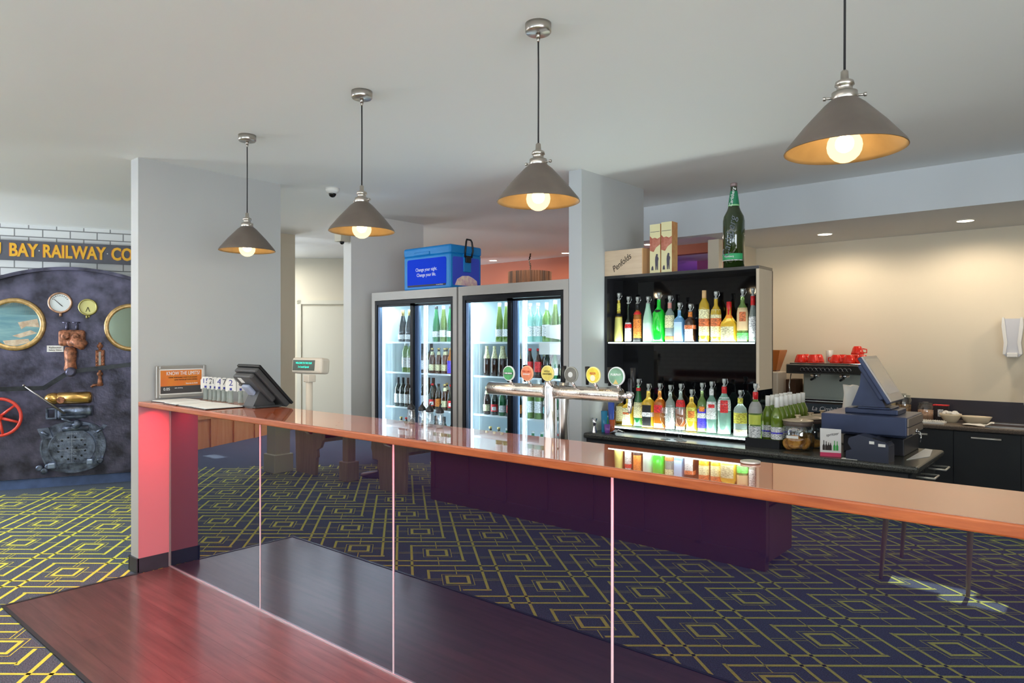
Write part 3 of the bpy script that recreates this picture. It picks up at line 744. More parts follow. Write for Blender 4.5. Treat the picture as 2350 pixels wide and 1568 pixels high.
def lins(a,b,n): return [a+(b-a)*i/(n-1) for i in range(n)]
Z1,Z2,Z3,Z4 = 1.545,1.265,.945,.615
yf = 4.062+.20
frow(['champ','champ','champ'],F1,[.27,.37,.47],Z1,yf,'top shelf, left side',N1)
frow(['hockd','hock','hockd','hock','hock'],F1,[.69,.78,.86,.94,1.03],Z1,yf+.02,'top shelf, right side',N1)
frow(['white','white','wdark','wdark'],F1,[.31,.385,.46,.54],Z2,yf,'second shelf, left side',N1)
frow(['stub','stub','stub','blue','blue','blue'],F1,lins(.66,1.03,6),Z2,yf,'second shelf, right side',N1)
frow(['wdark']*6,F1,lins(.2,.56,6),Z3,yf,'third shelf, left side',N1)
frow(['stubr','stubo','stub','stubr','stubg','stub'],F1,lins(.66,1.03,6),Z3,yf,'third shelf, right side',N1)
frow(['stub','stubr','stubg','stub','stub'],F1,lins(.24,.56,5),Z4,yf,'lowest shelf, left side',N1)
frow(['wdark']*4,F1,lins(.70,1.0,4),Z4,yf,'lowest shelf, right side',N1)
frow(['hock','hock','white'],F2,[.34,.42,.5],Z1,yf,'top shelf, left side',N2)
frow(['aqua','aqua','white','hock','white','hock'],F2,lins(.65,1.04,6),Z1,yf,'top shelf, right side',N2)
frow(['cream']*5,F2,lins(.2,.54,5),Z2,yf,'second shelf, left side',N2)
frow(['red','red','stubr','stubg','stub','stub'],F2,lins(.65,1.04,6),Z2,yf,'second shelf, right side',N2)
frow(['stub','stubr','stubg','stubr','stubo'],F2,lins(.2,.54,5),Z3,yf,'third shelf, left side',N2)
frow(['white','white','stubt','stubg','stubt','stubr'],F2,lins(.65,1.04,6),Z3,yf,'third shelf, right side',N2)
frow(['stub','stub','stubg','stubr'],F2,lins(.24,.52,4),Z4,yf,'lowest shelf, left side',N2)
frow(['stubg','stubg','stubt','stubr','stubg'],F2,lins(.68,1.0,5),Z4,yf,'lowest shelf, right side',N2)
# second rows
frow(['hock','hockd','hock','hockd'],F1,[.73,.82,.9,.98],Z1,yf+.16,'back of top shelf',N1)
frow(['wdark','wdark','wdark'],F1,[.35,.43,.51],Z2,yf+.14,'back of second shelf, left',N1)
frow(['stub','stubg','stub','stub','stub'],F1,lins(.70,1.0,5),Z2,yf+.14,'back of second shelf, right',N1)
frow(['wdark']*5,F1,lins(.26,.54,5),Z3,yf+.14,'back of third shelf, left',N1)
frow(['stub','stub','stubr','stub','stub'],F1,lins(.70,1.0,5),Z3,yf+.14,'back of third shelf, right',N1)
frow(['aqua','white','white','hock','aqua'],F2,lins(.69,1.0,5),Z1,yf+.16,'back of top shelf, right',N2)
frow(['cream']*4,F2,lins(.26,.5,4),Z2,yf+.14,'back of second shelf, left',N2)
frow(['stub','red','stub','stubr','stub'],F2,lins(.69,1.0,5),Z2,yf+.14,'back of second shelf, right',N2)
frow(['stub','stub','stubr','stub'],F2,lins(.26,.5,4),Z3,yf+.14,'back of third shelf, left',N2)
frow(['stubg','white','stubg','stub','stub'],F2,lins(.69,1.0,5),Z3,yf+.14,'back of third shelf, right',N2)
c = thing('shelf_price_card','white paper price strip hanging inside the fridge by the pillar','sign',(F2+.87,4.062+.122,1.47))
mb = MB(); mb.box(-.11,.17,-.002,0,-.02,.07); mb.build('card', PAPER, c)
# leaning promo card among aqua bottles
c = thing('shelf_sign','white sign card covering bottles on the top shelf by the pillar','sign',(F2+.93,4.062+.14,1.552))
mb = MB(); mb.prism([(-.12,.03),(.12,-.0),(.12,.13),(-.12,.12)],-.001,.001,'y'); mb.build('card', PAPER, c)

# ------------------------------------------------------------------ cooler box
CB = mat('cooler_blue',(14,128,200),.4,bump=.12,bscale=120); CP = mat('cooler_print_blue',(0,58,214),.5,spec=.1); CP2 = mat('cooler_print_violet',(64,84,206),.4,spec=.2)
c = thing('cool_box','blue plastic cool box printed with a slogan on top of the left fridge','cool box',(-4.81,4.09,2.004))
CW_, CD_ = .60, .38
mb = MB(); mb.bbox(0,CW_,0,CD_,0,.30,.015,3)
mb.build('box_body', CB, c)
mb = MB(); mb.bbox(-.004,CW_+.004,-.004,CD_+.004,.295,.375,.02,3); mb.bbox(.15,.35,-.012,0,.302,.33,.005,2); mb.build('lid', CB, c)
def rrect(w,h,r,cx=0,cz=0,n=4):
    P = []
    for (sx,sz,a0) in ((1,1,0),(-1,1,90),(-1,-1,180),(1,-1,270)):
        for i in range(n+1):
            a = RAD(a0+90*i/n); P.append((cx+sx*(w/2-r)+r*cos(a), cz+sz*(h/2-r)+r*sin(a)))
    return P
mb = MB(); mb.prism(rrect(.50,.245,.02,.30,.148),-.0015,0,'y'); a = mb.build('front_print', CP, c)
mb = MB(); mb.box(.055,.545,-.003,-.0015,.028,.043); mb.build('print_band', LB, a)
text('lettering','Change your night.',.042,WHITEB,a,(.30,-.002,.175),xs=.86); text('lettering','Change your life.',.042,WHITEB,a,(.30,-.002,.128),xs=.86)
text('lettering','see www drinkwise',.011,WHITEB,a,(.47,-.0035,.036))
mb = MB(); mb.prism(rrect(.33,.245,.02,.19,.148),CW_,CW_+.0015,'x'); sp_ = mb.build('side_print', CP2, c)
GL = mat('print_glow_cream',(255,232,208),.5,col2=(226,176,190),vscale=26)
mb = MB(); mb.prism([(.05,.027),(.33,.027),(.32,.075),(.27,.10),(.22,.115),(.14,.11),(.08,.08)],CW_+.0015,CW_+.0025,'x'); mb.build('print_glow', GL, sp_)
mb = MB(); mb.bbox(CW_-.002,CW_+.012,.15,.24,.145,.30,.004,2); mb.build('latch_recess', CB, c)
mb = MB(); mb.tube([(CW_+.018,.155,.27),(CW_+.03,.150,.33),(CW_+.025,.165,.405),(CW_+.02,.175,.425),(CW_+.02,.225,.425),(CW_+.025,.235,.405),(CW_+.03,.243,.33),(CW_+.018,.235,.27)],.008,8)
mb.bbox(CW_+.004,CW_+.03,.165,.225,.225,.285,.006,2); mb.build('latch', BLACK, c)

# ================================================================== BACK BAR COUNTER AND SHELF UNIT
SPECK = mat('speckled_black_laminate',(62,62,58),.26,var=.35,vscale=220,spec=.4)
c = thing('back_bar_counter','black speckled laminate counter under the spirit shelves','counter',(0,0,0))
mb = MB(); mb.bbox(-2.843,-.745,4.075,4.83,.862,.90,.014,3); mb.build('countertop', SPECK, c)
mb = MB(); mb.box(-2.843,-.80,4.12,4.80,0.08,.862); mb.box(-2.843,-.82,4.16,4.78,0,.08); mb.build('cabinet_body', mat('charcoal_cabinet',(48,50,52),.45,var=.05), c)
HND = mat('bright_handle',(226,220,208),.35,.5)
for y_ in (4.14,4.47):
    mb = MB(); mb.box(-.80,-.785,y_,y_+.315,.55,.855); d_ = mb.build('drawer', mat('charcoal_cabinet'), c)
    mb = MB()
    mb.tube([(-.785,y_+.10,.822),(-.70,y_+.10,.822),(-.70,y_+.22,.822),(-.785,y_+.22,.822)],.006,8); mb.build('drawer_handle', HND, d_)
# LED plinth
pl = thing('led_plinth','lit display plinth under the lower row of spirit bottles','shelf',(0,0,0))
mb = MB(); mb.box(-2.80,-1.70,4.315,4.56,.9005,.932); mb.build('plinth', BLACKG, pl)
mb = MB(); mb.box(-2.76,-1.71,4.32,4.50,.932,.936); mb.build('lit_top', mat('led_diffuser',(200,214,212),.25), pl)
mb = MB(); mb.box(-2.74,-1.705,4.309,4.315,.922,.932); mb.build('led_strip', LED, pl)
# shelf unit
SX0,SX1,SY0,SY1,SZ0,SZ1 = -2.843,-1.682,4.355,4.585,1.24,2.034
u_ = thing('spirit_shelf_unit','gloss black wall unit of lit spirit shelves','shelf unit',(0,0,0))
mb = MB(); mb.box(SX0,SX1,SY0,SY1,SZ1-.02,SZ1); mb.box(SX0,SX0+.022,SY0,SY1,SZ0,SZ1-.02); mb.build('frame', mat('dark_frame',(30,30,34),.25,coat=.5), u_)
mb = MB(); mb.box(SX1-.02,SX1,SY0,SY1,SZ0,SZ1-.02); mb.build('side_panel', mat('beige_laminate',(196,180,156),.5), u_)
mb = MB(); mb.box(SX1-.022,SX1-.019,SY0-.001,SY1,SZ0,SZ1-.02); mb.build('inner_side', BLACKG, u_)
mb = MB(); mb.box(SX0,SX1,SY1-.006,SY1+.008,.9005,SZ1-.02); mb.build('back_panel', BLACKG, u_)
mb = MB(); mb.box(SX0+.022,SX1-.022,SY0+.005,SY1-.006,1.524,1.544); sh_ = mb.build('shelf', BLACKG, u_)
mb = MB(); mb.box(SX0+.03,SX1-.03,SY0+.012,SY1-.06,1.544,1.547); mb.build('lit_top', mat('led_diffuser'), sh_)
mb = MB(); mb.box(SX0+.03,SX1-.03,SY0+.002,SY0+.006,1.536,1.544); mb.build('led_strip', LED, sh_)
light('shelf_led','AREA',(-2.26,4.40,1.551),4,(.88,1,.97),1.05,.06,(pi,0,0))
light('shelf_led','AREA',(-2.23,4.36,.94),4,(.88,1,.97),1.0,.08,(pi,0,0))

# upper row of spirits   (pixel column, width px, top px, ...)
def spirit(u, wpx, vt, y, z, row, desc, gm, shape='SPIR', cap=None, lab=None, pourer=True, sq=0, vb=None):
    x = ux(u,y); d = y/ray(u)[1]; w = wpx*.93*d/FPX; h = (CH+(784-vt)*d/FPX)-z
    if pourer: h -= .054
    ch = 0
    if cap and cap[0]: ch = cap[0]*h
    P = {'SPIR':SPIR,'WINE':WINE,'HOCK':HOCK,
         'CONE':[(.040,0),(.041,.004),(.030,.155),(.018,.165),(.013,.19),(.012,.25)],
         'TALLNECK':[(.030,0),(.032,.004),(.032,.10),(.026,.13),(.013,.15),(.0115,.25)],
         'LONG':[(.030,0),(.033,.004),(.033,.13),(.028,.155),(.016,.20),(.0135,.25)],
         'SQUARE':[(.036,0),(.038,.004),(.038,.17),(.034,.185),(.017,.200),(.0135,.21),(.0135,.25)],
         'SQUAT':[(.042,0),(.046,.006),(.046,.105),(.038,.125),(.020,.155),(.014,.17),(.0135,.25)],
         'FROST':[(.033,0),(.036,.004),(.036,.14),(.032,.165),(.017,.225),(.0145,.25)]}[shape]
    pf = scaled(P, w, h)
    labs = [(a*h,b*h,m_)+tuple(r) for (a,b,m_,*r) in (lab or [])]
    cp_ = (h*(1-cap[0]), h+.001, max(.0135,pf[-1][0])+.0015, cap[1]) if cap else None
    b = bottle('spirit_bottle', desc, 'bottle', pf, gm, cap=cp_, lab=labs, pourer=pourer, sq=sq, sqz=h*.7, seg=24 if sq else 20)
    b.location = (x,y,z); b.rotation_euler = (0,0,RAD(22) if not sq else RAD(8)); b['group'] = row
    return b
UP = 'spirit bottles on the upper lit shelf'; LO = 'spirit bottles on the lower lit plinth'
Y1, ZU = 4.44, 1.5475
spirit(1402,15,735,4.5,ZU,UP,'dim brown bottle at the far left of the upper shelf',G_BROWN,pourer=False)
spirit(1420,23,672,Y1,ZU,UP,'tapering yellow bottle with black shoulder at the left of the upper shelf',G_GOLD,'CONE',lab=[(.0,.58,mat('label_olive',(200,196,110),.5)),(.6,.68,LB,'shoulder_band'),(.72,.92,LY,'neck_tag')])
spirit(1442,17,680,Y1,ZU,UP,'slim black bottle with white and red label on the upper shelf',G_DARK,'TALLNECK',lab=[(.02,.5,LGY),(.36,.46,LR,'label_band')])
spirit(1463,20,681,Y1,ZU,UP,'orange bottle with red neck band on the upper shelf',G_AMBER,'SPIR',cap=(.16,CAPB),lab=[(.1,.6,LOR),(.72,.8,LR,'neck_band'),(.0,.1,LB,'base_band')])
spirit(1487,24,680,Y1,ZU,UP,'frosted white bottle glowing pale green on the upper shelf',G_FROST,'FROST',lab=[(.05,.5,mat('label_mint',(214,236,226),.6))])
spirit(1512,26,671,Y1,ZU,UP,'bright green square bottle on the upper shelf',G_LIME,'SQUARE',sq=5,lab=[(.70,.76,LB)])
spirit(1537,23,678,Y1,ZU,UP,'clear bottle with round cream label and pink neck on the upper shelf',G_CLEAR,'SPIR',lab=[(.36,.68,LC),(.05,.14,LBR,'base_label'),(.86,1.0,mat('pink_neck_foil',(206,140,130),.5),'neck_foil')])
spirit(1559,23,694,Y1,ZU,UP,'pale blue square bottle on the upper shelf',G_BLUE,'SQUARE',sq=5,lab=[(.12,.62,mat('label_pale_blue',(176,206,240),.5))])
spirit(1584,24,697,Y1,ZU,UP,'dark square bottle with white label and orange neck on the upper shelf',G_BROWN,'SQUARE',sq=5,lab=[(.05,.55,LGY),(.42,.55,LBR,'label_band'),(.82,.98,LOR,'neck_foil')])
spirit(1616,26,667,Y1,ZU,UP,'tall yellow bottle with cork top and picture label on the upper shelf',G_GOLD,'SPIR',cap=(.15,CAPC),pourer=False,lab=[(.12,.63,LC),(.30,.45,LBR,'label_picture')])
spirit(1643,26,668,Y1,ZU,UP,'tall golden bottle with pourer and picture label on the upper shelf',G_GOLD,'SPIR',lab=[(.12,.75,LC),(.36,.55,LBR,'label_picture')])
spirit(1673,38,693,Y1,ZU,UP,'squat amber bottle with red wax neck on the upper shelf',G_GOLD,'SQUAT',cap=(.42,CAPR),pourer=False,sq=4,lab=[(.06,.38,LC)])
spirit(1704,27,662,Y1,ZU,UP,'bottle with bird picture label second from the right on the upper shelf',G_PALEG,'SPIR',lab=[(.25,.75,mat('label_orange_fade',(226,196,150),.6)),(.45,.66,LBR,'label_bird'),(.05,.2,LGN,'base_label')])
spirit(1728,20,661,Y1,ZU,UP,'clear bottle with red neck at the right end of the upper shelf',G_CLEAR,'LONG',cap=(.2,CAPR),lab=[(.1,.55,LGY)])
Y2, ZL = 4.40, .9365
spirit(1402,24,928,4.36,.9015,LO,'dark bottle with green label at the left of the lower row',G_BROWN,'SQUARE',sq=5,pourer=False,lab=[(.05,.5,LGN),(.5,.56,LW,'label_edge')])
spirit(1426,22,915,4.47,ZL,LO,'yellow bottle with orange cap behind the tap spout',G_GOLD,'SQUARE',sq=5,cap=(.16,CAPR),pourer=False,lab=[(.1,.7,LC)])
spirit(1441,25,898,Y2,ZL,LO,'golden bottle with cream label below the tap spout',G_GOLD,'SQUARE',sq=4,lab=[(.08,.66,LC),(.42,.5,LBR,'label_seal')])
spirit(1465,23,869,Y2,ZL,LO,'green bottle with pale yellow label and red neck on the lower row',G_BOTG,'LONG',lab=[(.22,.6,LC),(.88,.96,LR,'neck_band')])
spirit(1488,27,880,Y2,ZL,LO,'square whiskey bottle with black label on the lower row',G_GOLD,'SQUARE',sq=5,lab=[(.05,.62,LB),(.3,.42,LGY,'label_band')])
spirit(1514,25,879,Y2,ZL,LO,'square amber bottle with red sloping label on the lower row',G_AMBER,'SQUARE',sq=5,lab=[(.42,.62,LR),(.04,.14,LC,'base_label')])
spirit(1538,24,883,Y2,ZL,LO,'clear bottle with white label behind the stemmed glasses',G_CLEAR,'SPIR',lab=[(.1,.6,LW)])
spirit(1562,23,880,Y2,ZL,LO,'bottle with red shoulder behind the rightmost stemmed glass',G_CLEAR,'SPIR',lab=[(.6,.78,LR),(.1,.55,LBR)])
spirit(1587,27,893,Y2,ZL,LO,'yellow bottle with orange label on the lower row',G_GOLD,'SPIR',lab=[(.3,.7,LY),(.4,.6,LOR,'label_patch')])
spirit(1611,22,878,Y2,ZL,LO,'bottle with violet blue label and orange seal on the lower row',G_PALEG,'SPIR',lab=[(.1,.56,LBL),(.5,.62,LOR,'label_seal'),(.34,.46,LGY,'label_band')])
spirit(1633,25,875,Y2,ZL,LO,'clear rum bottle with white label and red dot on the lower row',G_AQUA,'SPIR',lab=[(.32,.72,LW),(.58,.66,LR,'label_seal'),(.86,1.0,LW,'neck_label')])
spirit(1662,32,869,Y2,ZL,LO,'largest clear bottle with red label and red neck on the lower row',G_AQUA,'SPIR',cap=(.14,CAPR),lab=[(.5,.78,LW),(.46,.72,LR,'label_front')])
spirit(1699,32,895,4.38,ZL,LO,'clear gin bottle with yellow label and yellow cap on the lower row',G_CLEAR,'SPIR',cap=(.14,LY),lab=[(.34,.62,LY),(.05,.18,LC,'base_label')])
# ------------------------------------------------------------------ wine row on the counter
tr = MB(); tr.box(-1.71,-1.50,4.20,4.80,.9005,.906); tr.box(-1.71,-1.50,4.20,4.205,.906,.955); tr.box(-1.71,-1.705,4.205,4.80,.906,.955); tr.box(-1.505,-1.50,4.205,4.80,.906,.955)
tag(tr.build('bottle_tray', BLACK), 'low black tray holding the green wine bottles', 'tray')
WG = mat('glass_wine_green',(130,156,50),.06,trans=.45,coat=.7)
wb = bottle('wine_bottle','green wine bottle with white capsule in the black counter tray','bottle',scaled(WINE,.069,.305),WG,cap=(.225,.306,.0150,CAPW),lab=[(.05,.125,LGY),(.083,.093,LBL,'label_band')],group='wine bottles in the counter tray')
wpos = [(-1.612,4.318),(-1.532,4.25)]+[(-1.535,4.332+.0785*i) for i in range(6)]+[(-1.614,4.40+.0785*i) for i in range(5)]
for k,(x,y) in enumerate(wpos):
    lb = 'green wine bottle with white capsule at the front right of the black tray' if k == 1 else 'green wine bottle with white capsule just behind the red-necked bottle' if k == 0 else 'green wine bottle with white capsule in the row receding along the tray'
    if k == 0: wb.location = (x,y,.9065); wb['label'] = lb
    else: dup(wb,(x,y,.9065),.2*k,lb)
nb_ = bottle('wine_bottle','pale green bottle with red neck at the left front of the tray','bottle',scaled(SPIR,.078,.33),G_PALEG,cap=(.285,.331,.0165,CAPR),lab=[(.05,.12,LGY),(.13,.19,mat('label_lime',(190,200,80),.5)),(.2,.27,mat('neck_grey',(150,150,146),.4),'neck_foil')],pourer=True)
nb_.location = (-1.664,4.248,.9065) ; nb_['group'] = 'wine bottles in the counter tray'

# ------------------------------------------------------------------ biscuit jars
def make_jar(): 
    j = thing('biscuit_jar','','jar',(0,0,0),0,'glass biscuit jars on the back counter')
    mb = MB(); mb.lathe([(.06,0),(.085,.004),(.092,.03),(.092,.12),(.082,.145),(.078,.155)],32,cap=False); mb.lathe([(0.001,.003),(.085,.005)],32,cap=False); mb.build('glass_body', TUMBLER, j)
    mb = MB(); mb.lathe([(.080,.146),(.083,.15),(.083,.172),(.080,.174)],32); mb.build('seal_band', mat('brown_seal',(96,82,74),.4), j)
    mb = MB(); mb.lathe([(.087,.174),(.087,.178),(.03,.186),(.012,.188),(.009,.20),(.018,.206),(.018,.209)],32); mb.build('lid', mat('pale_lid',(196,178,150),.35,.3), j)
    return j
CK = mat('baked_cookie',(206,128,44),.8,col2=(236,170,80),vscale=60,bump=.6,bscale=120)
JY = [(-1.415,4.27),(-1.40,4.46),(-1.39,4.65)]
JL = ['front biscuit jar full of orange cookies on the back counter','second biscuit jar behind the front one','rearmost biscuit jar of the three on the back counter']
jar = make_jar()
def cookie(x,y,z,rx,rz,r,lb):
    o = MB(); o.lathe([(0.001,-.011),(r*.9,-.011),(r,-.004),(r,.003),(r*.9,.008),(r*.6,.0105),(r*.3,.008),(0.001,.010)],20,smooth=True)
    q = o.build('cookie', CK); q.location = (x,y,z); q.rotation_euler = rx; tag(q,lb,'cookie','cookies in the biscuit jars'); return q
for k,(x,y) in enumerate(JY):
    if k == 0: jar.location = (x,y,.9005); jar['label'] = JL[0]
    else: dup(jar,(x,y,.9005),0,JL[k])
cookie(JY[0][0],4.208,.955,(RAD(76),0,RAD(-12)),0,.043,'large orange cookie facing out at the front of the jar')
cookie(JY[0][0]-.045,4.245,.935,(RAD(60),0,RAD(40)),0,.036,'small orange cookie at the left inside the front jar')
cookie(JY[0][0]+.047,4.26,.942,(RAD(55),RAD(25),RAD(-60)),0,.038,'orange cookie leaning at the right inside the front jar')
cookie(JY[0][0],4.30,.925,(RAD(12),0,0),0,.045,'flat cookie at the back bottom of the front jar')
cookie(JY[0][0]-.01,4.31,.955,(RAD(-12),0,0),0,.042,'reddish cookie stacked at the back of the front jar')
cookie(JY[1][0],4.40,.95,(RAD(70),0,0),0,.042,'cookie facing out in the second jar')
cookie(JY[1][0]+.03,4.44,.925,(RAD(20),0,0),0,.042,'cookie lying in the second jar')
q = thing('jar_label','','label',(0,0,0)); bpy.data.objects.remove(q)
mb = MB(); mb.box(-.034,.034,-.0005,.0005,-.008,.008); lab_ = mb.build('jar_label', PAPER, jar); lab_.location = (.0,-.0935,.085)

# ------------------------------------------------------------------ stemmed glasses, jigger, mixing cups
gl = thing('wine_glass','','glass',(0,0,0),0,'stemmed glasses on the back counter')
mb = MB(); mb.lathe([(.001,.002),(.033,.001),(.034,.003),(.006,.010),(.004,.02),(.004,.085),(.012,.095),(.032,.12),(.038,.15),(.036,.18),(.032,.21)],28,cap=False); mb.build('bowl', TUMBLER, gl)
GP = [(-2.235,4.16),(-2.165,4.21),(-2.115,4.15)]
GL_ = ['left of the three stemmed glasses in front of the lower bottles','middle and rearmost of the three stemmed glasses','right of the three stemmed glasses in front of the lower bottles']
for k,(x,y) in enumerate(GP):
    if k == 0: gl.location = (x,y,.9005); gl['label'] = GL_[0]
    else: dup(gl,(x,y,.9005),0,GL_[k])
mb = MB(); mb.lathe([(.020,0),(.010,.04),(.008,.045),(.012,.055),(.022,.10),(.021,.10),(.009,.055)],20,c=(-2.79,4.14,.9005),cap=False); tag(mb.build('jigger', CHROME),'small steel jigger at the left end of the back counter','jigger')
def cup(x,y,h,r,m_,lb,z=.9005):
    mb = MB(); mb.lathe([(r*.75,0),(r*.8,.003),(r,h),(r*.96,h),(r*.76,.006)],18,c=(x,y,z),cap=False); tag(mb.build('plastic_cup', m_),lb,'cup','coloured plastic cups beside the jigger')
cup(-2.745,4.20,.15,.024,mat('blue_clear_plastic',(60,170,220),.1,trans=.5),'clear blue plastic cup beside the steel jigger')
cup(-2.715,4.245,.23,.024,mat('pink_blue_plastic',(80,110,210),.1,trans=.4),'tall blue plastic tube cup by the pillar')
cup(-2.70,4.17,.06,.022,mat('purple_plastic',(150,90,190),.15,trans=.4),'short purple plastic cup')
cup(-2.70,4.235,.09,.021,mat('orange_plastic',(206,100,60),.15,trans=.3),'orange plastic cup among the blue cups')
mb = MB(); mb.lathe([(.018,0),(.025,.025),(.024,.05),(.026,.052)],16,c=(-2.715,4.245,1.131)); tag(mb.build('straw_bundle', mat('pink_straws',(220,60,140),.4)),'pink tops of straws standing in the tall blue cup','straws')
mb = MB(); mb.tube([(-2.66,4.15,.906),(-2.60,4.16,.93),(-2.56,4.17,.915)],.006,8); mb.tube([(-2.65,4.17,.906),(-2.61,4.14,.925)],.012,8); tag(mb.build('bottle_opener', CHROME),'silver metal bar tool lying by the green labelled bottle','tool')

# promo card
c = thing('promo_card','white promotional card with bottles standing before the cookie jars','card',(ux(1906,4.14),4.14,.9005),RAD(18))
mb = MB(); mb.prism([(-.054,0),(.054,0),(.054,.155),(-.054,.158)],-.002,0,'y'); mb.build('card', mat('card_pale_grey',(222,218,214),.6), c)
mb = MB(); mb.box(-.054,.054,-.003,-.002,.0,.022); mb.build('card_band', mat('card_pink',(206,60,100),.6), c)
text('lettering','spritzer',.021,DARKL,c,(.008,-.003,.125),(pi/2,RAD(-12),0),shear=.3)
for x,cm,s in ((-.035,G_DARK,1.),(-.022,G_DARK,.9),(-.010,G_DARK,.8),(0.,G_DARK,.75),(.02,G_BOTG,1.),(.034,G_BOTG,.95)):
    mb = MB(); mb.prism([(x-.006,.035),(x+.006,.035),(x+.006,.06),(x+.002,.07),(x+.002,.035+.055*s),(x-.002,.035+.055*s),(x-.002,.07),(x-.006,.06)],-.0032,-.0022,'y'); mb.build('printed_bottle', mat('print_bottle_green',(60,160,70),.6) if x > .01 else DARKL, c)

# ------------------------------------------------------------------ till
t = thing('cash_drawer','black cash drawer under the till at the end of the back counter','cash drawer',(-1.01,4.60,.9005))
mb = MB(); mb.bbox(-.185,.135,-.2,.2,0,.098,.005,2); mb.build('drawer_body', mat('charcoal_metal',(56,56,62),.4,.3), t)
t = thing('till_box','blue black metal till box with keys in its lock','till base',(-1.03,4.425,1.0))
mb = MB(); mb.bbox(-.235,.205,-.21,.20,.034,.138,.006,2); mb.bbox(-.20,.16,-.0,.17,0,.034,.001,1); mb.build('housing', NAVY, t)
mb = MB(); mb.box(.205,.212,-.20,.18,.042,.082); mb.box(.205,.212,-.20,.18,.088,.13); mb.build('drawer_front', mat('beige_drawer',(150,134,118),.35,.3), t)
mb = MB(); M = Matrix.Translation((.212,-.03,.05)) @ Matrix.Rotation(pi/2,4,'Y'); mb.lathe([(.012,0),(.012,.01)],14,M); mb.tube([(.222,-.03,.05),(.235,-.02,.045),(.24,-.03,.03),(.23,-.035,.035)],.0025,6); mb.tube([(.24,-.03,.03),(.236,-.025,-.01)],.004,6); mb.build('key_lock', CHROME, t)
t = thing('touch_terminal','angled navy touch screen till on the blue black box','till',(-.99,4.40,1.1385))
mb = MB(); mb.bbox(-.17,.105,-.10,.11,0,.03,.006,2); mb.bbox(-.10,.07,-.11,.11,.03,.04,.003,1); mb.build('base', NAVY, t)
Msc = Matrix.Translation((-.085,0,.305)) @ Matrix.Rotation(RAD(-31),4,'Y')
mb = MB(); mb.prism([(-.145,.04),(.035,.04),(.02,.07),(-.02,.16),(-.05,.27),(-.095,.225),(-.10,.16)],-.06,.08,'y'); mb.build('support', NAVY, t)
mb = MB(); mb.bbox(-.0,.022,-.155,.165,-.285,.012,.006,2,Msc); mb.bbox(-.03,.0,-.12,.13,-.25,-.02,.008,2,Msc); mb.build('screen_housing', NAVY, t)
mb = MB(); mb.box(.022,.030,-.15,.16,-.28,.008,Msc); mb.build('screen', mat('silver_bezel',(176,168,160),.3,.3), t)
mb = MB(); mb.box(.030,.0305,-.135,.145,-.235,-.01,Msc); mb.build('screen_glass', mat('screen_reflective',(190,180,168),.12,.3), t)
t = thing('receipt_printer','small black receipt printer in front of the till','printer',(-.985,4.152,.9005),RAD(-3))
mb = MB(); mb.prism([(-.115,.0),(.10,.0),(.10,.09),(.085,.110),(-.05,.14),(-.10,.118),(-.105,.09),(-.085,.055),(-.115,.045)],-.05,.055,'y'); mb.build('housing', mat('navy_black_plastic',(52,56,72),.4), t)
mb = MB(); mb.prism([(.02,.126),(.088,.109),(.09,.113),(.022,.131)],-.045,.05,'y'); mb.build('top_cover', BLACK, t)
mb = MB(); mb.box(.005,.030,-.0525,-.05,.095,.11); mb.build('sticker', WHITEP, t); mb = MB(); mb.box(.05,.085,-.0525,-.05,.085,.10); mb.build('sticker', WHITEP, t)
mb = MB(); M = Matrix.Translation((-.965,4.135,.9005)); mb.box(-.16,-.05,-.03,.0,0,.002,M); tag(mb.build('paper_slip', PAPER),'white paper slip on the counter edge before the printer','paper')
mb = MB(); mb.prism([(-.84,4.28),(-.765,4.50),(-.80,4.78),(-.84,4.80)],.9005,.903); tag(mb.build('reflection_sheet', PAPER),'pale sheet painted in for the wall reflection on the back counter','paper')  # pale sheet stands in for the wall reflected in the countertop

# ------------------------------------------------------------------ things on top of the spirit unit
zt = SZ1+.001
c = thing('wooden_wine_box','pine wine box with black script on top of the spirit shelves','box',(-2.855,4.36,zt))
mb = MB(); mb.box(0,.325,0,.21,.0,.185); mb.build('box_body', PINE, c)
mb = MB(); mb.box(.325,.332,0,.21,0,.185); mb.build('box_end', PINES, c)
text('lettering','Penfolds',.062,DARKL,c,(.155,-.001,.088),(pi/2,RAD(-33),0),shear=.35,xs=.85)
PRC = mat('carton_pale_yellow',(222,214,166),.5); PRR = mat('carton_rust_print',(170,92,70),.6,col2=(196,130,110),vscale=30); PRD = mat('carton_figure',(74,70,84),.6)
for k,(x,lb,hh) in enumerate(((-2.475,'left tall whisky carton with a man and dog picture',.345),(-2.385,'right tall whisky carton with a man and dog picture',.352))):
    c = thing('whisky_carton',lb,'carton',(x,4.375,zt),0,'tall picture cartons on the spirit shelves')
    mb = MB(); mb.box(0,.082,0,.082,0,hh); mb.build('carton_body', PRC, c)
    mb = MB(); mb.prism([(.0,.22),(.0,.265),(.02,.245),(.04,.25),(.06,.24),(.082,.25),(.082,.20),(.05,.18),(.03,.15),(.0,.16)],-.0012,0,'y'); mb.build('printed_trees', PRR, c)
    mb = MB(); mb.prism([(.045,.02),(.052,.02),(.055,.055),(.058,.02),(.065,.02),(.066,.08),(.070,.10),(.064,.115),(.060,.118),(.066,.124),(.060,.134),(.050,.132),(.048,.122),(.044,.112),(.042,.09)],-.0012,0,'y'); mb.prism([(.012,.02),(.03,.02),(.027,.045),(.022,.052),(.014,.04)],-.0012,0,'y'); mb.build('printed_figure', PRD, c)
    mb = MB(); mb.box(.082,.0832,.0,.082,0,hh); mb.build('carton_side', mat('carton_tan',(206,156,94),.5,col2=(190,120,70),vscale=18), c)
    mb = MB(); mb.box(.005,.077,-.0014,0,.29,.293); mb.build('printed_line', PRD, c)
G_BIG = mat('glass_big_green',(36,58,10),.05,trans=.4,coat=1.)
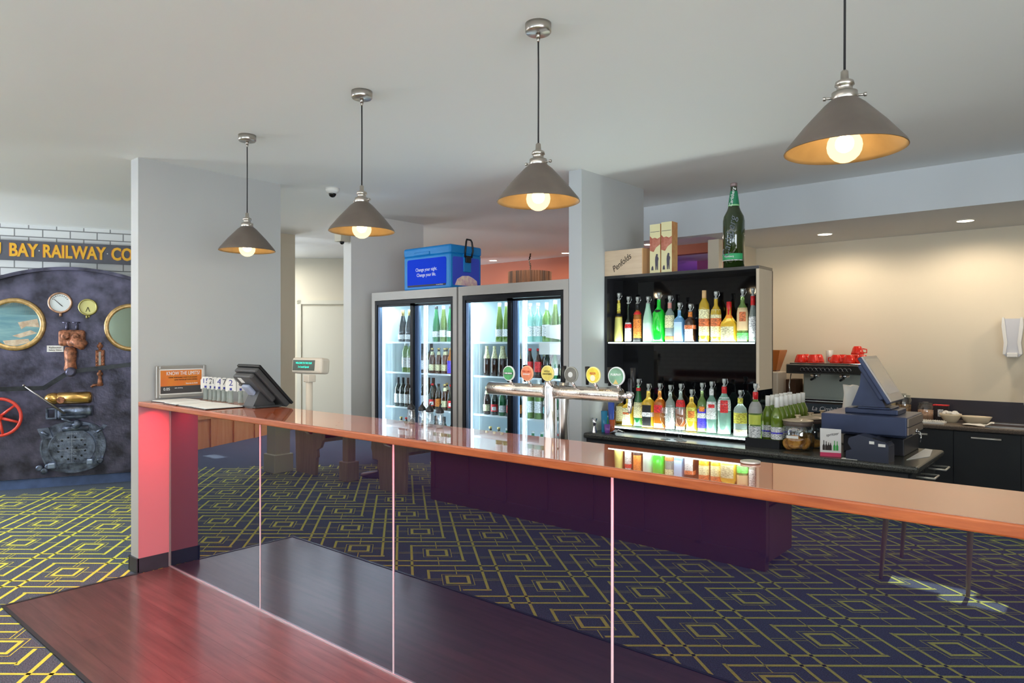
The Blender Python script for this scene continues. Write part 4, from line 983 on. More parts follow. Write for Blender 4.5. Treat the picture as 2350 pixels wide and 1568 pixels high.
bb = bottle('display_bottle','oversized dark green beer bottle standing on the spirit shelves','bottle',
    [(.062,0),(.071,.008),(.071,.315),(.066,.345),(.045,.385),(.036,.41),(.034,.43),(.022,.52),(.020,.555),(.0215,.56)],G_BIG,
    cap=(.545,.57,.0225,mat('foil_pink_grey',(150,130,130),.4,.5)),lab=[(.425,.515,mat('label_deep_green',(40,130,90),.5),'neck_label'),(.414,.424,mat('label_pale_green',(150,210,150),.5),'neck_band'),(.055,.095,mat('label_mid_green',(50,160,100),.5)),(.048,.053,LW,'label_line')])
bb.location = (ux(1684,4.46),4.46,zt)
text('lettering','Carlsberg',.07,mat('faded_print',(96,104,110),.5),bb,(0,-.0725,.20),(pi/2,RAD(-78),0),shear=.3)
text('lettering','Carlsberg',.032,WHITEB,bb,(.004,-.036,.47),(pi/2,RAD(-80),0),shear=.3); text('lettering','Carlsberg',.016,WHITEB,bb,(-.0,-.0742,.075))

# ------------------------------------------------------------------ ceiling fittings
def cam_dome():
    c = thing('dome_camera','small white dome camera on the ceiling between two pendants','camera',(-4.717,3.269,CEIL))
    mb = MB(); mb.lathe([(.055,0),(.055,-.02),(.045,-.035),(.03,-.045)][::-1],24); mb.build('housing', WHITEP, c)
    mb = MB(); mb.sphere((0,0,-.045),.03,18); mb.build('dome', BLACKG, c)
cam_dome()
c = thing('wall_camera','beige box sensor fixed at the edge of the grey wall','sensor',(-5.53,3.99,2.50))
mb = MB(); mb.prism([(-.05,.0),(.05,.0),(.055,.06),(.055,.13),(-.05,.13)],-.10,0,'y'); mb.build('housing', mat('sensor_beige',(200,192,172),.5), c)
mb = MB(); mb.sphere((0,-.05,-.005),.022,14); mb.build('lens', BLACKG, c)
def downlight(x,y,z,lb,e,col=(1,.82,.62),spot=RAD(100),blend=.6):
    d = thing('downlight',lb,'downlight',(x,y,z),0,'recessed downlights')
    mb = MB(); mb.lathe([(.055,-.001),(.063,-.006),(.067,-.001)],24,cap=False); mb.build('rim', WHITEP, d)
    mb = MB(); mb.lathe([(.055,-.003),(.055,-.0005)],24); mb.build('lens', DLIGHT, d)
    light('downlight_lamp','SPOT',(x,y,z-.02),e,col,.04,None,(0,0,0),spot,blend)
for k,(x,lb) in enumerate([(-1.848,'left recessed downlight in the kitchenette bulkhead'),(-.83,'right recessed downlight in the kitchenette bulkhead'),(.19,'recessed downlight further along the kitchenette bulkhead')]):
    downlight(x,6.26,2.472,lb,22,(1,.84,.66),RAD(172),.5)
for x,lb in ((-7.08,'ceiling downlight just right of the blue cool box'),(-5.72,'ceiling downlight beside the pillar above the chandelier'),(-4.417,'ceiling downlight above the pine wine box')):
    downlight(x,7.78,CEIL,lb,40,(1,.78,.6))
downlight(-3.97,9.5,2.659,'small downlight in the purple lounge',40,(1,.5,.95))
c = thing('chandelier','brown pleated drum chandelier hanging in the terracotta room','chandelier',(ux(1216,7.5),7.5,CEIL))
mb = MB(); PR = []
for i in range(96):
    a = 2*pi*i/96; r = .30+(.006 if i%2 else -.006); PR.append((r*cos(a),r*sin(a)))
mb.prism(PR,-.56,-.26); 
mb.build('drum_shade', mat('brown_pleated_fabric',(30,18,12),.7,col2=(96,60,36),vscale=55,stretch=(1,1,.02)), c)
mb = MB()
for k in range(9): mb.tube([(.012*cos(k),.012*sin(k),-.03*k),(.014*cos(k+2),.014*sin(k+2),-.03*k-.03)],.009,6)
mb.build('chain', DARKL, c)
mb = MB(); mb.sphere((0,-.28,-.47),.05,12,(1,.3,.6)); mb.sphere((.13,-.27,-.45),.018,10,(1,.3,.8)); mb.build('glass_drops', mat('lit_crystal',(255,240,200),.2,emit=(255,232,180),es=4.), c)

# ================================================================== KITCHENETTE
k = thing('kitchen_bench','dark kitchenette bench with speckled top along the cream wall','bench',(0,0,0))
mb = MB(); mb.bbox(-2.65,2.9,6.27,6.795,.865,.90,.01,2); mb.build('worktop', mat('speckled_brown_laminate',(96,84,74),.3,var=.3,vscale=200,coat=.2), k)
mb = MB(); mb.box(-2.65,2.9,6.775,6.797,.9005,1.065); mb.build('splashback', mat('charcoal_splashback',(58,56,64),.3,coat=.3), k)
mb = MB(); mb.box(-2.65,2.9,6.33,6.79,.08,.864); mb.build('carcass', mat('charcoal_cabinet'), k)
HND = mat('bright_handle'); xs = [-2.65,-2.05,-1.45,-.915,-.49,.03,.55,1.1,1.7,2.3,2.9]
for a,b in zip(xs,xs[1:]):
    mb = MB(); mb.box(a+.002,b-.002,6.312,6.329,.09,.855); d_ = mb.build('cabinet_door', mat('charcoal_door',(50,52,54),.4,var=.05,vscale=3), k)
    m_ = (a+b)/2; mb = MB(); mb.tube([(m_-.095,6.295,.815),(m_+.095,6.295,.815)],.008,8); mb.tube([(m_-.085,6.312,.815),(m_-.085,6.295,.815)],.004,6); mb.tube([(m_+.085,6.312,.815),(m_+.085,6.295,.815)],.004,6); mb.build('door_handle', HND, d_)
s_ = thing('sink','stainless sink set into the kitchenette bench','sink',(-.36,6.52,.9005))
mb = MB(); 
for q in ((-.36,.4,-.16,-.13,0,.008),(-.36,.4,.10,.13,0,.008),(-.36,-.33,-.13,.10,0,.008),(.37,.4,-.13,.10,0,.008)): mb.box(*q)
mb.build('rim', STEEL, s_)
mb = MB(); mb.box(-.33,.37,-.13,.10,.0,.003); mb.build('basin', mat('dark_basin_steel',(88,66,56),.3,.6), s_)
# coffee machine
CMX = -1.86
c = thing('coffee_machine','two group chrome espresso machine with red cups on top','coffee machine',(CMX,6.52,.9005))
mb = MB(); mb.bbox(-.30,.33,-.22,.22,.03,.11,.008,2); mb.build('base', mat('blue_grey_machine_panel',(120,134,146),.25,.6), c)
mb = MB(); mb.bbox(-.30,.33,-.235,-.18,.105,.135,.006,2); mb.bbox(-.30,.33,-.20,.2,.135,.145,.003,1); mb.build('drip_tray', CHROME, c)
for xx in (-.26,.28):
    mb = MB(); mb.lathe([(.02,0),(.025,.03)],12,c=(xx,-.17,0)); mb.build('foot', BLACK, c)
mb = MB(); mb.bbox(-.27,.31,.05,.18,.14,.37,.01,2); mb.build('back_panel', mat('satin_panel',(186,196,188),.3,.25), c)
mb = MB(); mb.bbox(-.335,.35,-.22,.2,.365,.45,.01,2); mb.build('head', mat('chrome_head',(150,148,140),.16,.9), c)
mb = MB()
for i in range(12): 
    M = Matrix.Translation((-.19+i*.035,-.221,.405)) @ Matrix.Rotation(pi/2,4,'X'); mb.lathe([(.012,0),(.014,.004),(.009,.006)],14,M)
mb.build('button_row', BLACK, c)
mb = MB()
for i in range(12):
    mb.tube([(-.19+i*.035+.0155*cos(2*pi*q/16),-.2225,.405+.0155*sin(2*pi*q/16)) for q in range(16)],.0015,5,closed=True)
mb.build('button_rings', CHROME, c)
mb = MB()
for z_ in (.386,.424): mb.box(-.22,.22,-.2225,-.2205,z_-.001,z_+.001)
mb.build('button_surround', CHROME, c)
for gx in (-.12,.12):
    mb = MB(); mb.lathe([(.035,.33),(.045,.34),(.045,.365)],20,c=(gx,-.08,0)); mb.build('group_head', CHROME, c)
    mb = MB(); mb.tube([(gx,-.10,.325),(gx,-.20,.315)],.010,8); mb.build('portafilter', BLACK, c)
mb = MB(); mb.tube([(-.31,-.15,.36),(-.32,-.17,.26),(-.30,-.2,.15)],.005,8); mb.build('steam_wand', CHROME, c)
mb = MB(); mb.tube([(.31,-.15,.36),(.315,-.17,.26),(.30,-.19,.15)],.005,8); mb.build('steam_wand', CHROME, c)
mb = MB(); mb.bbox(-.31,.33,-.19,.19,.45,.46,.003,1); mb.build('cup_rail', CHROME, c)
text('lettering','La Cimbali',.052,WHITEB,c,(.0,-.2212,.065),shear=.25)
def mk_cup():
    u = thing('coffee_cup','','cup',(0,0,0),0,'red cups on the coffee machine')
    mb = MB(); mb.lathe([(.022,0),(.030,.012),(.040,.045),(.042,.058),(.039,.058),(.030,.02),(.001,.008)],22,cap=False); mb.lathe([(.001,0),(.022,0)],22,cap=False); mb.build('cup_body', REDC, u)
    mb = MB(); mb.tube([(.038,0,.045),(.058,0,.045),(.058,0,.022),(.034,0,.018)],.004,8); mb.build('handle', REDC, u)
    return u
cu = mk_cup(); first = True; SC_ = 1.25; cu.scale = (SC_,SC_,SC_)
CZ = .9005+.461
cups = [(-.24,-.11,0),(-.13,-.12,0),(-.24,.03,0),(-.13,.03,0),(.06,-.11,0),(.17,-.12,0),(.27,-.1,0),(.08,.03,0),(.19,.03,0)]
for i,(x,y,_) in enumerate(cups):
    lb = ['leftmost red cup at the front of the coffee machine','second red cup from the left on the coffee machine','third red cup from the left on the coffee machine'][i] if i < 3 else 'red cup among the rows on top of the coffee machine'
    o = cu if first else dup(cu,(0,0,0),.7*i,lb); first = False
    up_ = i < 5
    o.location = (CMX+x,6.52+y,CZ+.0585*SC_); o.rotation_euler = (pi,0,.7*i); o['label'] = lb
for i,(x,y) in enumerate([(.22,-.06)]):
    o = dup(cu,(CMX+x,6.52+y,CZ+.0600*SC_+.0585*SC_),1.*i,'red cup stacked on the upper layer of the coffee machine'); o.rotation_euler = (pi,0,1.1*i)
c = thing('cup_stack','small striped glass of spoons between the red cups','glass',(CMX-.015,6.49,CZ+.0))
mb = MB(); mb.lathe([(.025,.0),(.03,.002),(.03,.11),(.026,.11)],16); mb.build('glass_body', mat('striped_tumbler',(120,130,120),.3,col2=(226,220,210),vscale=20,stretch=(1,1,.02)), c)
# grinder at left
c = thing('coffee_grinder','beige coffee grinder with flared amber hopper at the left of the machine','grinder',(-2.40,6.55,.9005))
mb = MB(); mb.bbox(-.09,.09,-.12,.12,0,.37,.012,2); mb.build('body', BEIGEP, c)
mb = MB(); mb.lathe([(.07,.37),(.08,.40),(.14,.56),(.14,.57)],4,smooth=False); mb.build('bean_hopper', mat('amber_hopper',(206,120,50),.2,trans=.3), c)
mb = MB(); mb.lathe([(.072,.375),(.09,.44)],4,smooth=False); mb.build('beans', DARKL, c)
c = thing('knock_box','tall dark brown box between the grinder and espresso machine','box',(-2.225,6.62,.9005))
mb = MB(); mb.bbox(-.045,.045,-.1,.1,0,.30,.004,1); mb.build('box_body', mat('dark_brown_card',(74,46,24),.6), c)
# paper bag
c = thing('paper_bag','tall crumpled white paper bag standing behind the till','bag',(-1.24,4.735,.9005))
random.seed(3); mb = MB(); mb.lathe([(.05,0),(.058,.02),(.055,.12),(.045,.22),(.052,.3),(.048,.37),(.001,.35)],14)
for v in mb.bm.verts: v.co += Vector((random.uniform(-.010,.010),random.uniform(-.008,.008),random.uniform(-.006,.006)))
mb.build('bag_body', PAPER, c)
# jars, packet, bowls
def gjar(x,y,r,h,cm,lb):
    c = thing('glass_canister',lb,'jar',(x,y,.9005),0,'lidded glass jars on the kitchenette bench')
    mb = MB(); mb.lathe([(r*.9,0),(r,.005),(r,h*.75),(r*.8,h*.85),(r*.8,h*.9)],20); mb.build('glass_body', TUMBLER, c)
    mb = MB(); mb.lathe([(r*.9,.006),(r*.92,h*.55)],20); mb.build('contents', cm, c)
    mb = MB(); mb.lathe([(r*.85,h*.9),(r*.85,h*.93),(r*.3,h*.96),(r*.35,h)],20); mb.build('lid', TUMBLER, c)
gjar(-1.315,6.60,.06,.21,mat('dark_tea',(120,90,60),.8,var=.3,vscale=60),'taller glass canister beside the till screen')
gjar(-1.15,6.58,.06,.15,mat('pink_sugar',(206,160,130),.8,var=.1,vscale=60),'glass canister of pinkish contents on the kitchenette bench')
gjar(-1.44,6.68,.05,.24,mat('pale_contents',(196,176,140),.8),'tall clear canister partly behind the till screen')
c = thing('coffee_packet','black and red coffee packet beside the glass canisters','packet',(-1.05,6.65,.9005))
mb = MB(); mb.prism([(-.05,0),(.05,0),(.055,.12),(-.055,.12)],-.03,.03,'y'); mb.build('packet_body', mat('packet_black',(40,30,32),.3,var=.3,vscale=30), c); mb = MB(); mb.box(-.055,.055,-.031,.031,.12,.128); mb.build('packet_top', LR, c)
mb = MB(); mb.box(-.02,.02,-.0315,-.03,.03,.09); mb.build('packet_print', LGY, c)
c = thing('round_bowl','cream bowl of wrapped items on the kitchenette bench','bowl',(-.97,6.56,.9005))
mb = MB(); mb.lathe([(.042,0),(.046,.004),(.074,.05),(.078,.066),(.074,.066),(.046,.01),(.001,.008)],26,cap=False); mb.build('bowl_body', mat('cream_ceramic',(224,208,178),.35), c)
for i in range(7):
    a = i*.9; mb = MB(); mb.sphere((-.97+.04*cos(a),6.56+.04*sin(a),.968+.008*(i%2)),.022,10,(1,1,.6)); tag(mb.build('sachet', PAPER),'small cream sachet heaped in the cream bowl','sachet','sachets in the cream bowl')
c = thing('oval_dish','empty oval cream dish on the kitchenette bench','dish',(-.80,6.58,.9005))
MO = Matrix.Diagonal((1.55,.8,1,1)); mb = MB(); mb.lathe([(.045,0),(.05,.003),(.066,.045),(.070,.055),(.067,.055),(.05,.008),(.001,.007)],28,MO,cap=False); mb.build('dish_body', mat('cream_ceramic'), c)
mb = MB(); mb.box(-1.27,-.98,6.31,6.45,.9005,.912); 
for i in range(18): mb.box(-1.262+i*.0155,-1.255+i*.0155,6.32,6.44,.912,.92)
tag(mb.build('drying_rack', WHITEP),'white ribbed draining rack on the kitchenette bench','rack')
random.seed(5); mb = MB(); G_ = [[mb.bm.verts.new((-.86+.20*i/8+random.uniform(-.005,.005), 6.32+.13*j/5+random.uniform(-.005,.005), .903+random.uniform(0,.010)+(.02 if i>6 else 0))) for j in range(6)] for i in range(9)]
for i in range(8):
    for j in range(5): mb._f([G_[i][j],G_[i+1][j],G_[i+1][j+1],G_[i][j+1]],True)
tag(mb.build('tea_towel', PAPER),'crumpled white cloth beside the sink','cloth')
c = thing('soap_dispenser','white wall dispenser with grey front on the cream wall','dispenser',(-.575,6.795,1.43))
mb = MB(); mb.prism([(-.065,.30),(.065,.30),(.068,.24),(.05,.11),(.06,.02),(.04,0),(-.04,0),(-.06,.02),(-.05,.11),(-.068,.24)],-.10,0,'y'); mb.build('housing', mat('dispenser_grey',(206,206,210),.3), c)
for s in (-1,1):
    mb = MB(); mb.prism([(s*.066,.31),(s*.052,.31),(s*.045,.24),(s*.032,.11),(s*.045,.02),(s*.062,.02),(s*.055,.11),(s*.07,.24)],-.112,-.10,'y'); mb.build('side_rib', WHITEP, c)
mb = MB(); mb.bbox(-.035,.035,-.125,-.06,-.005,.03,.006,2); mb.build('push_bar', WHITEP, c)
c = thing('sink_tap','black handled hose tap at the right picture edge','tap',(-.475,6.60,.9005))
mb = MB(); mb.tube([(0,0,0),(0,0,.28),(.03,0,.36),(.10,0,.40),(.18,0,.36)],.012,10); mb.build('spout', BLACK, c)
mb = MB(); mb.lathe([(.02,.16),(.022,.17),(.022,.26),(.018,.27)],16); mb.build('grip', WHITEP, c)

# ================================================================== BOILER WALL
def s_of(u):
    r = ray(u); # t*r = B0+s*WT
    det = r[0]*(-WT.y)+r[1]*WT.x
    t = (B0.x*(-WT.y)+B0.y*WT.x)/det
    p = Vector((r[0]*t, r[1]*t)); return (p-B0).dot(WT), t
def wp(u,v): s,t = s_of(u); return s, CH+(784-v)/FPX*t
def wthing(name,label,cat,group=None):
    o = thing(name,label,cat,(0,0,0),0,group); return wall_frame(o)
b = wthing('boiler_plate','huge black iron locomotive boiler end mounted on the brick wall','boiler plate')
R_,S0,Z0 = 1.80,.66,.545
def circ(R,n=96,zmin=.1):
    P = []
    for i in range(n+1):
        a = RAD(-14)+ (pi+RAD(28))*i/n
        P.append((S0+R*cos(a), max(zmin, Z0+R*sin(a))))
    return [P[0]]+P[1:-1]+[P[-1]]
mb = MB(); pts = [(max(-2.3,min(2.58,x)),z) for x,z in circ(R_)]
mb.prism(pts,-.05,-.001,'y'); mb.build('plate', IRON, b)
mb = MB()
P1 = circ(R_); P2 = circ(R_-.035)
for i in range(len(P1)-1):
    q = [P1[i],P1[i+1],P2[i+1],P2[i]]
    if max(x for x,z in q) > 2.55: continue
    mb.prism(q,-.11,-.05,'y')
mb.build('rim_flange', IRON, b)
YF = -.052
c = wthing('railway_sign','grey board with yellow railway company lettering on the brick wall','sign')
mb = MB(); mb.box(-1.3,2.0,-.03,-.001,2.40,2.61); mb.build('board', mat('sign_charcoal',(84,84,92),.5,var=.05), c)
YL = mat('sign_yellow',(228,172,44),.5); OR_ = mat('sign_orange_shadow',(190,100,50),.5)
def bold(s, u0, u1, zc):
    a, b_ = s_of(u0)[0], s_of(u1)[0]
    for m_,dx,dy,e in ((OR_,-.006,-.031,.0005),(YL,.0,-.0325,.0012)):
        o = text('lettering', s, .19, m_, c, ((a+b_)/2+dx,dy,zc), ext=e, fit=b_-a, off=.005)
bold('EMU', s_of(4)[0] and -60, 4, 2.503); bold('BAY', 22, 88, 2.503); bold('RAILWAY', 99, 243, 2.503); bold('CO.', 257, 312, 2.503)
for u in (91.5,247.5):
    s,z = wp(u,0); mb = MB(); mb.disc((s,-.033,2.51),.006,'y',12,.004); mb.build('fixing_screw', WHITEP, c)
def ring_gauge(name,label,u,v,R,face,rimm,extra=None,depth=.04):
    s,z = wp(u,v); g = wthing(name,label,'gauge' if 'gauge' in name else 'porthole')
    M = Matrix.Translation((s,YF-depth,z)) @ Matrix.Rotation(pi/2,4,'X').inverted()
    mb = MB(); mb.lathe([(R*.82,.0),(R*.86,-.008),(R*.98,-.006),(R,.004),(R,depth)],40,M,cap=False); mb.build('brass_rim', rimm, g)
    mb = MB(); mb.disc((s,YF-depth+.004,z),R*.86,'y',40,.003); f_ = mb.build('dial' if 'gauge' in name else 'picture', face, g)
    return g,f_,s,z
COPPER = mat('worn_copper_rim',(190,150,124),.35,.8,var=.15,vscale=20)
g,f_,s,z = ring_gauge('pressure_gauge','white faced pressure gauge with copper rim on the boiler',141.5,696,.112,mat('gauge_white',(226,230,228),.3),COPPER)
mb = MB(); mb.prism([(s-.055,z+.035),(s-.052,z+.038),(s+.02,z-.03),(s+.03,z-.045),(s+.012,z-.034)],YF-.04,YF-.038,'y'); mb.build('needle', DARKL, g)
mb = MB()
for i in range(9):
    a = RAD(150-i*15); x0,z0 = s+.075*cos(a), z+.075*sin(a); mb.prism([(x0-.004,z0-.004),(x0+.004,z0-.004),(x0+.004,z0+.004),(x0-.004,z0+.004)],YF-.0395,YF-.0385,'y')
mb.build('scale_marks', DARKL, g)
mb = MB(); mb.tube([(s+.005,YF-.03,z-.11),(s+.005,YF-.03,z-.145)],.014,10); mb.build('pipe_union', COPPER, g)
g,f_,s,z = ring_gauge('vacuum_gauge','yellow faced smaller gauge with brass rim right of the white gauge',204.5,706,.09,mat('gauge_yellow',(226,218,140),.3),mat('dull_brass_rim',(186,176,108),.35,.7))
mb = MB()
for dx in (-.018,.018): mb.prism([(s-.003,z),(s+.003,z),(s+dx+.003,z-.05),(s+dx-.003,z-.05)],YF-.04,YF-.038,'y')
mb.build('needle', DARKL, g)
mb = MB(); mb.tube([(s-.01,YF-.03,z-.09),(s-.01,YF-.03,z-.12)],.01,10); mb.tube([(s+.012,YF-.03,z-.09),(s+.012,YF-.03,z-.11)],.008,10); mb.build('pipe_union', mat('dull_brass_rim'), g)
g,f_,s,z = ring_gauge('porthole_picture','large round brass rim porthole holding a coast painting',38,745,.275,mat('sea_paint',(96,140,150),.35,col2=(130,168,170),vscale=4,stretch=(1,1,6)),BRASS)
mb = MB(); mb.prism([(s-.2,z+.1),(s+.2,z+.1),(s+.13,z+.2),(s,z+.235),(s-.13,z+.2)],YF-.0375,YF-.0365,'y'); mb.build('painted_sky', mat('sky_paint',(160,170,160),.4), f_)
mb = MB()
for q in ([(.03,.02),(.20,.06),(.22,-.03),(.10,-.02),(.06,-.05)],[(-.02,-.12),(.14,-.06),(.20,-.09),(.05,-.14)],[(-.10,-.17),(.12,-.15),(.14,-.185),(.0,-.225),(-.08,-.21)]):
    mb.prism([(s+a_,z+b_) for a_,b_ in q],YF-.039,YF-.0365,'y')
mb.build('painted_rocks', mat('rock_paint',(186,158,130),.5,col2=(214,196,170),vscale=20), f_)
g,f_,s,z = ring_gauge('porthole_mirror','round brass rimmed porthole partly hidden by the nib wall',303,752,.262,mat('porthole_mirror_glass',(120,130,112),.06,.7),BRASS)
mb = MB(); s,z = wp(129,800.5); mb.box(s-.075,s+.075,YF-.004,YF,z-.034,z+.034); pl_ = wall_frame(mb.build('name_plate', PAPER)); tag(pl_,'small white label plate beside the rusty injector','label plate')
text('lettering','Railmotor',.028,DARKL,pl_,(s,YF-.005,z+.012)); text('lettering','Safety Valve',.024,DARKL,pl_,(s,YF-.005,z-.014))
# rusty injector body
c = wthing('injector_valve','rusty brown twin valve casting with two small T handles','valve')
s,z = wp(172,776); mb = MB(); mb.bbox(s-.13,s+.11,-.16,YF,z-.085,z+.085,.03,3)
M = Matrix.Translation((s+.07,-.17,z-.06)) @ Matrix.Rotation(RAD(-60),4,'Y'); mb.lathe([(.04,-.06),(.055,-.04),(.055,.08),(.04,.09)],18,M)
for dx,dz in ((-.06,.02),(.03,.01),(-.01,-.05)):
    M = Matrix.Translation((s+dx,-.155,z+dz)) @ Matrix.Rotation(pi/2,4,'X'); mb.lathe([(.04,0),(.042,.02),(.025,.03)],16,M)
mb.build('valve_body', RUST, c)
mb = MB(); s2,z2 = wp(166,822); mb.lathe([(.055,-.13),(.06,-.11),(.05,-.04),(.055,.0),(.06,.07),(.045,.12)],20,Matrix.Translation((s2,-.11,z2))); mb.build('valve_stem', RUST, c)
for dx in (-.055,.035):
    mb = MB(); mb.tube([(s+dx,-.12,z+.08),(s+dx,-.12,z+.15)],.016,10); mb.tube([(s+dx+.03,-.12,z+.165),(s+dx-.04,-.12,z+.165)],.008,8); mb.tube([(s+dx,-.12,z+.14),(s+dx,-.12,z+.17)],.008,8); mb.build('t_handle', IRON, c)
# sight glass
c = wthing('sight_glass','narrow brown water gauge with bolted frame beside the rusty valve','water gauge')
s,z = wp(232,822); mb = MB(); mb.bbox(s-.042,s+.042,-.10,YF,z-.09,z+.09,.008,2); mb.build('gauge_frame', RUST, c)
mb = MB(); mb.box(s-.010,s+.010,-.104,-.10,z-.075,z+.07); mb.build('gauge_glass', mat('grey_gauge_glass',(170,166,160),.2), c)
mb = MB()
for i in range(5):
    for dx in (-.028,.028): mb.sphere((s+dx,-.102,z-.07+i*.035),.008,8)
mb.build('bolts', mat('copper_bolts',(200,130,90),.4,.6), c)
for z_,n_ in ((z+.13,'top_cock'),(z-.17,'bottom_cock')):
    mb = MB(); mb.lathe([(.02,0),(.028,.01),(.028,.03),(.015,.04)],14,Matrix.Translation((s,-.07,z_)) @ Matrix.Rotation(pi/2,4,'X')); mb.tube([(s,-.09,z_-.04),(s,-.09,z_+.04)],.014,10)
    if n_ == 'bottom_cock': mb.tube([(s,-.09,z_-.02),(s,-.09,z_-.13)],[.016,.028],10); mb.tube([(s+.03,-.09,z_-.11),(s-.06,-.09,z_-.12),(s-.08,-.09,z_-.14)],.014,8)
    mb.build(n_, RUST, c)
# regulator lever
c = wthing('regulator_lever','long black steel regulator lever bent across the boiler','lever')
mb = MB()
for (u0,v0),(u1,v1) in zip([(0,891),(111,888),(163,855),(190,849),(300,836)],[(111,888),(163,855),(190,849),(300,836),(330,832)]):
    a0,b0 = wp(u0,v0); a1,b1 = wp(u1,v1); d_ = Vector((a1-a0,b1-b0)).normalized(); n_ = Vector((-d_.y,d_.x))*.022
    mb.prism([(a0-n_.x,b0-n_.y),(a1-n_.x,b1-n_.y),(a1+n_.x,b1+n_.y),(a0+n_.x,b0+n_.y)],-.235,-.205,'y')
mb.build('lever_bar', mat('worn_black_steel',(52,54,56),.35,.7,var=.2,vscale=14), c)
a0,b0 = wp(172,852); mb = MB(); mb.lathe([(.05,0),(.05,.03),(.03,.045)],18,Matrix.Translation((a0,-.235,b0)) @ Matrix.Rotation(pi/2,4,'X')); mb.tube([(a0,-.23,b0),(a0,-.176,b0)],.035,14); mb.build('pivot', IRON, c)
# brass cylinder with its lever
c = wthing('brass_lubricator','polished brass cylinder with domed end above the firehole door','cylinder')
a0,b0 = wp(140,911); a1,b1 = wp(214,911); MX = Matrix.Translation((a0,-.15,(b0+b1)/2)) @ Matrix.Rotation(pi/2,4,'Y'); L_ = a1-a0
mb = MB(); mb.lathe([(.062,0),(.062,L_-.02),(.052,L_),(.03,L_+.01)],28,MX); mb.build('cylinder', mat('polished_brass',(208,164,96),.25,.9,var=.08), c)
mb = MB(); mb.sphere((a0-.045,-.15,(b0+b1)/2),.062,20,(1.3,1,1)); mb.build('domed_end', mat('polished_brass'), c)
mb = MB(); mb.tube([(a0+.03,-.20,b0-.02),(a0+.03,-.215,b0-.02)],.035,16); mb.build('oval_cap', RUST, c)
mb = MB(); mb.tube([(a0+.05,-.14,b0),(a0+.05,YF,b0)],.02,8); mb.tube([(a1-.05,-.14,b0),(a1-.05,YF,b0)],.02,8); mb.build('bracket', IRON, c)
c = wthing('steam_valve_block','black machined valve block under the brass cylinder','valve block')
a0,b0 = wp(112,945); a1,b1 = wp(205,945); mb = MB()
mb.bbox(a0+.1,a1,-.17,YF,b0-.07,b0+.06,.02,2)
M = Matrix.Translation((a0+.14,-.16,b0+.01)) @ Matrix.Rotation(pi/2,4,'Y'); mb.lathe([(.05,0),(.05,a1-a0-.13),(.055,a1-a0-.12),(.055,a1-a0-.09)],18,M)
mb.bbox(a0,a0+.02,-.16,-.10,b0-.07,b0+.05,.004,1); mb.bbox(a0+.08,a0+.10,-.16,-.10,b0-.07,b0+.05,.004,1); mb.bbox(a0,a0+.10,-.16,-.10,b0+.03,b0+.05,.004,1); mb.bbox(a0,a0+.10,-.16,-.10,b0-.07,b0-.05,.004,1)
mb.build('block', IRONB, c)
a2,b2 = wp(182,970); mb = MB(); mb.lathe([(.045,0),(.045,.05),(.03,.06),(.012,.07)],18,Matrix.Translation((a2,-.14,b2)) @ Matrix.Rotation(pi/2,4,'X')); mb.tube([wpt for wpt in [(a2-.03,-.2,b2+.02),(a2-.13,-.2,b2+.07)]],.014,8); mb.tube([(a2-.13,-.12,b2-.05),(a2-.05,-.14,b2-.04),(a2+.1,-.12,b2-.05)],.03,10); mb.build('crank', IRONB, c)
c = wthing('control_rod','thin steel rod slanting across the lever and brass cylinder','rod')
a0,b0 = wp(67,882); a1,b1 = wp(158,946); mb = MB(); mb.tube([(a0,-.24,b0),(a1,-.22,b1)],[.008,.012],8); mb.sphere((a0,-.24,b0),.013,8); mb.build('rod', mat('grey_steel_rod',(150,146,142),.3,.9), c)
# firehole door
c = wthing('firehole_door','round blued iron cover plate with cast lettering and lugs low on the boiler','cover plate')
s,z = wp(172,1023)
fl = []
for i in range(72):
    a = 2*pi*i/72; r = .285+.02*max(0,cos(2*(a-RAD(45))))**6+.02*max(0,cos(2*(a+RAD(45))))**6
    fl.append((s+r*1.06*cos(a), z+r*.97*sin(a)))
mb = MB(); mb.prism(fl,-.085,YF,'y')
for i in range(72): p1,p2 = fl[i],fl[(i+1)%72]; mb.prism([p1,p2,(s+(p2[0]-s)*.95,z+(p2[1]-z)*.95),(s+(p1[0]-s)*.95,z+(p1[1]-z)*.95)],-.10,-.085,'y')
mb.build('flange', IRONB, c)
dz_ = []
for i in range(64):
    a = 2*pi*i/64; x_,z_ = .215*cos(a), .205*sin(a)
    dz_.append((s-.01+x_, z-.005+max(z_,-.165)))
mb = MB(); mb.prism(dz_,-.125,-.085,'y'); 
for i in range(64): p1,p2 = dz_[i],dz_[(i+1)%64]; mb.prism([p1,p2,(s-.01+(p2[0]-s+.01)*.94,z-.005+(p2[1]-z+.005)*.94),(s-.01+(p1[0]-s+.01)*.94,z-.005+(p1[1]-z+.005)*.94)],-.135,-.125,'y')
mb.build('inner_disc', IRONB, c)
mb = MB()
for i in range(12):
    a = 2*pi*(i+.5)/12; r = .125; mb.disc((s-.01+r*cos(a),-.1255,z-.01+r*.95*sin(a)),.011,'y',12,.002)
for dx in (-.04,.04): mb.disc((s-.01+dx,-.1255,z-.01),.010,'y',12,.002)
mb.build('bolt_holes', mat('hole_black',(8,8,8),.8), c)
for tx,sz_,dz2 in (('DANGER',.028,.142),('AUTHORISED PERSONS ONLY',.026,.085),('REG. No.',.022,.06),('AIR',.022,.005),('INDEPENDENT BRAKE CONTROL',.022,-.03),('PRESSURE',.022,-.05),('VICTORIA',.022,-.09)):
    text('cast_lettering',tx,sz_,mat('cast_letter_grey',(150,158,172),.5,.4),c,(s-.01,-.127,z+dz2),xs=.9 if len(tx)<12 else .72)
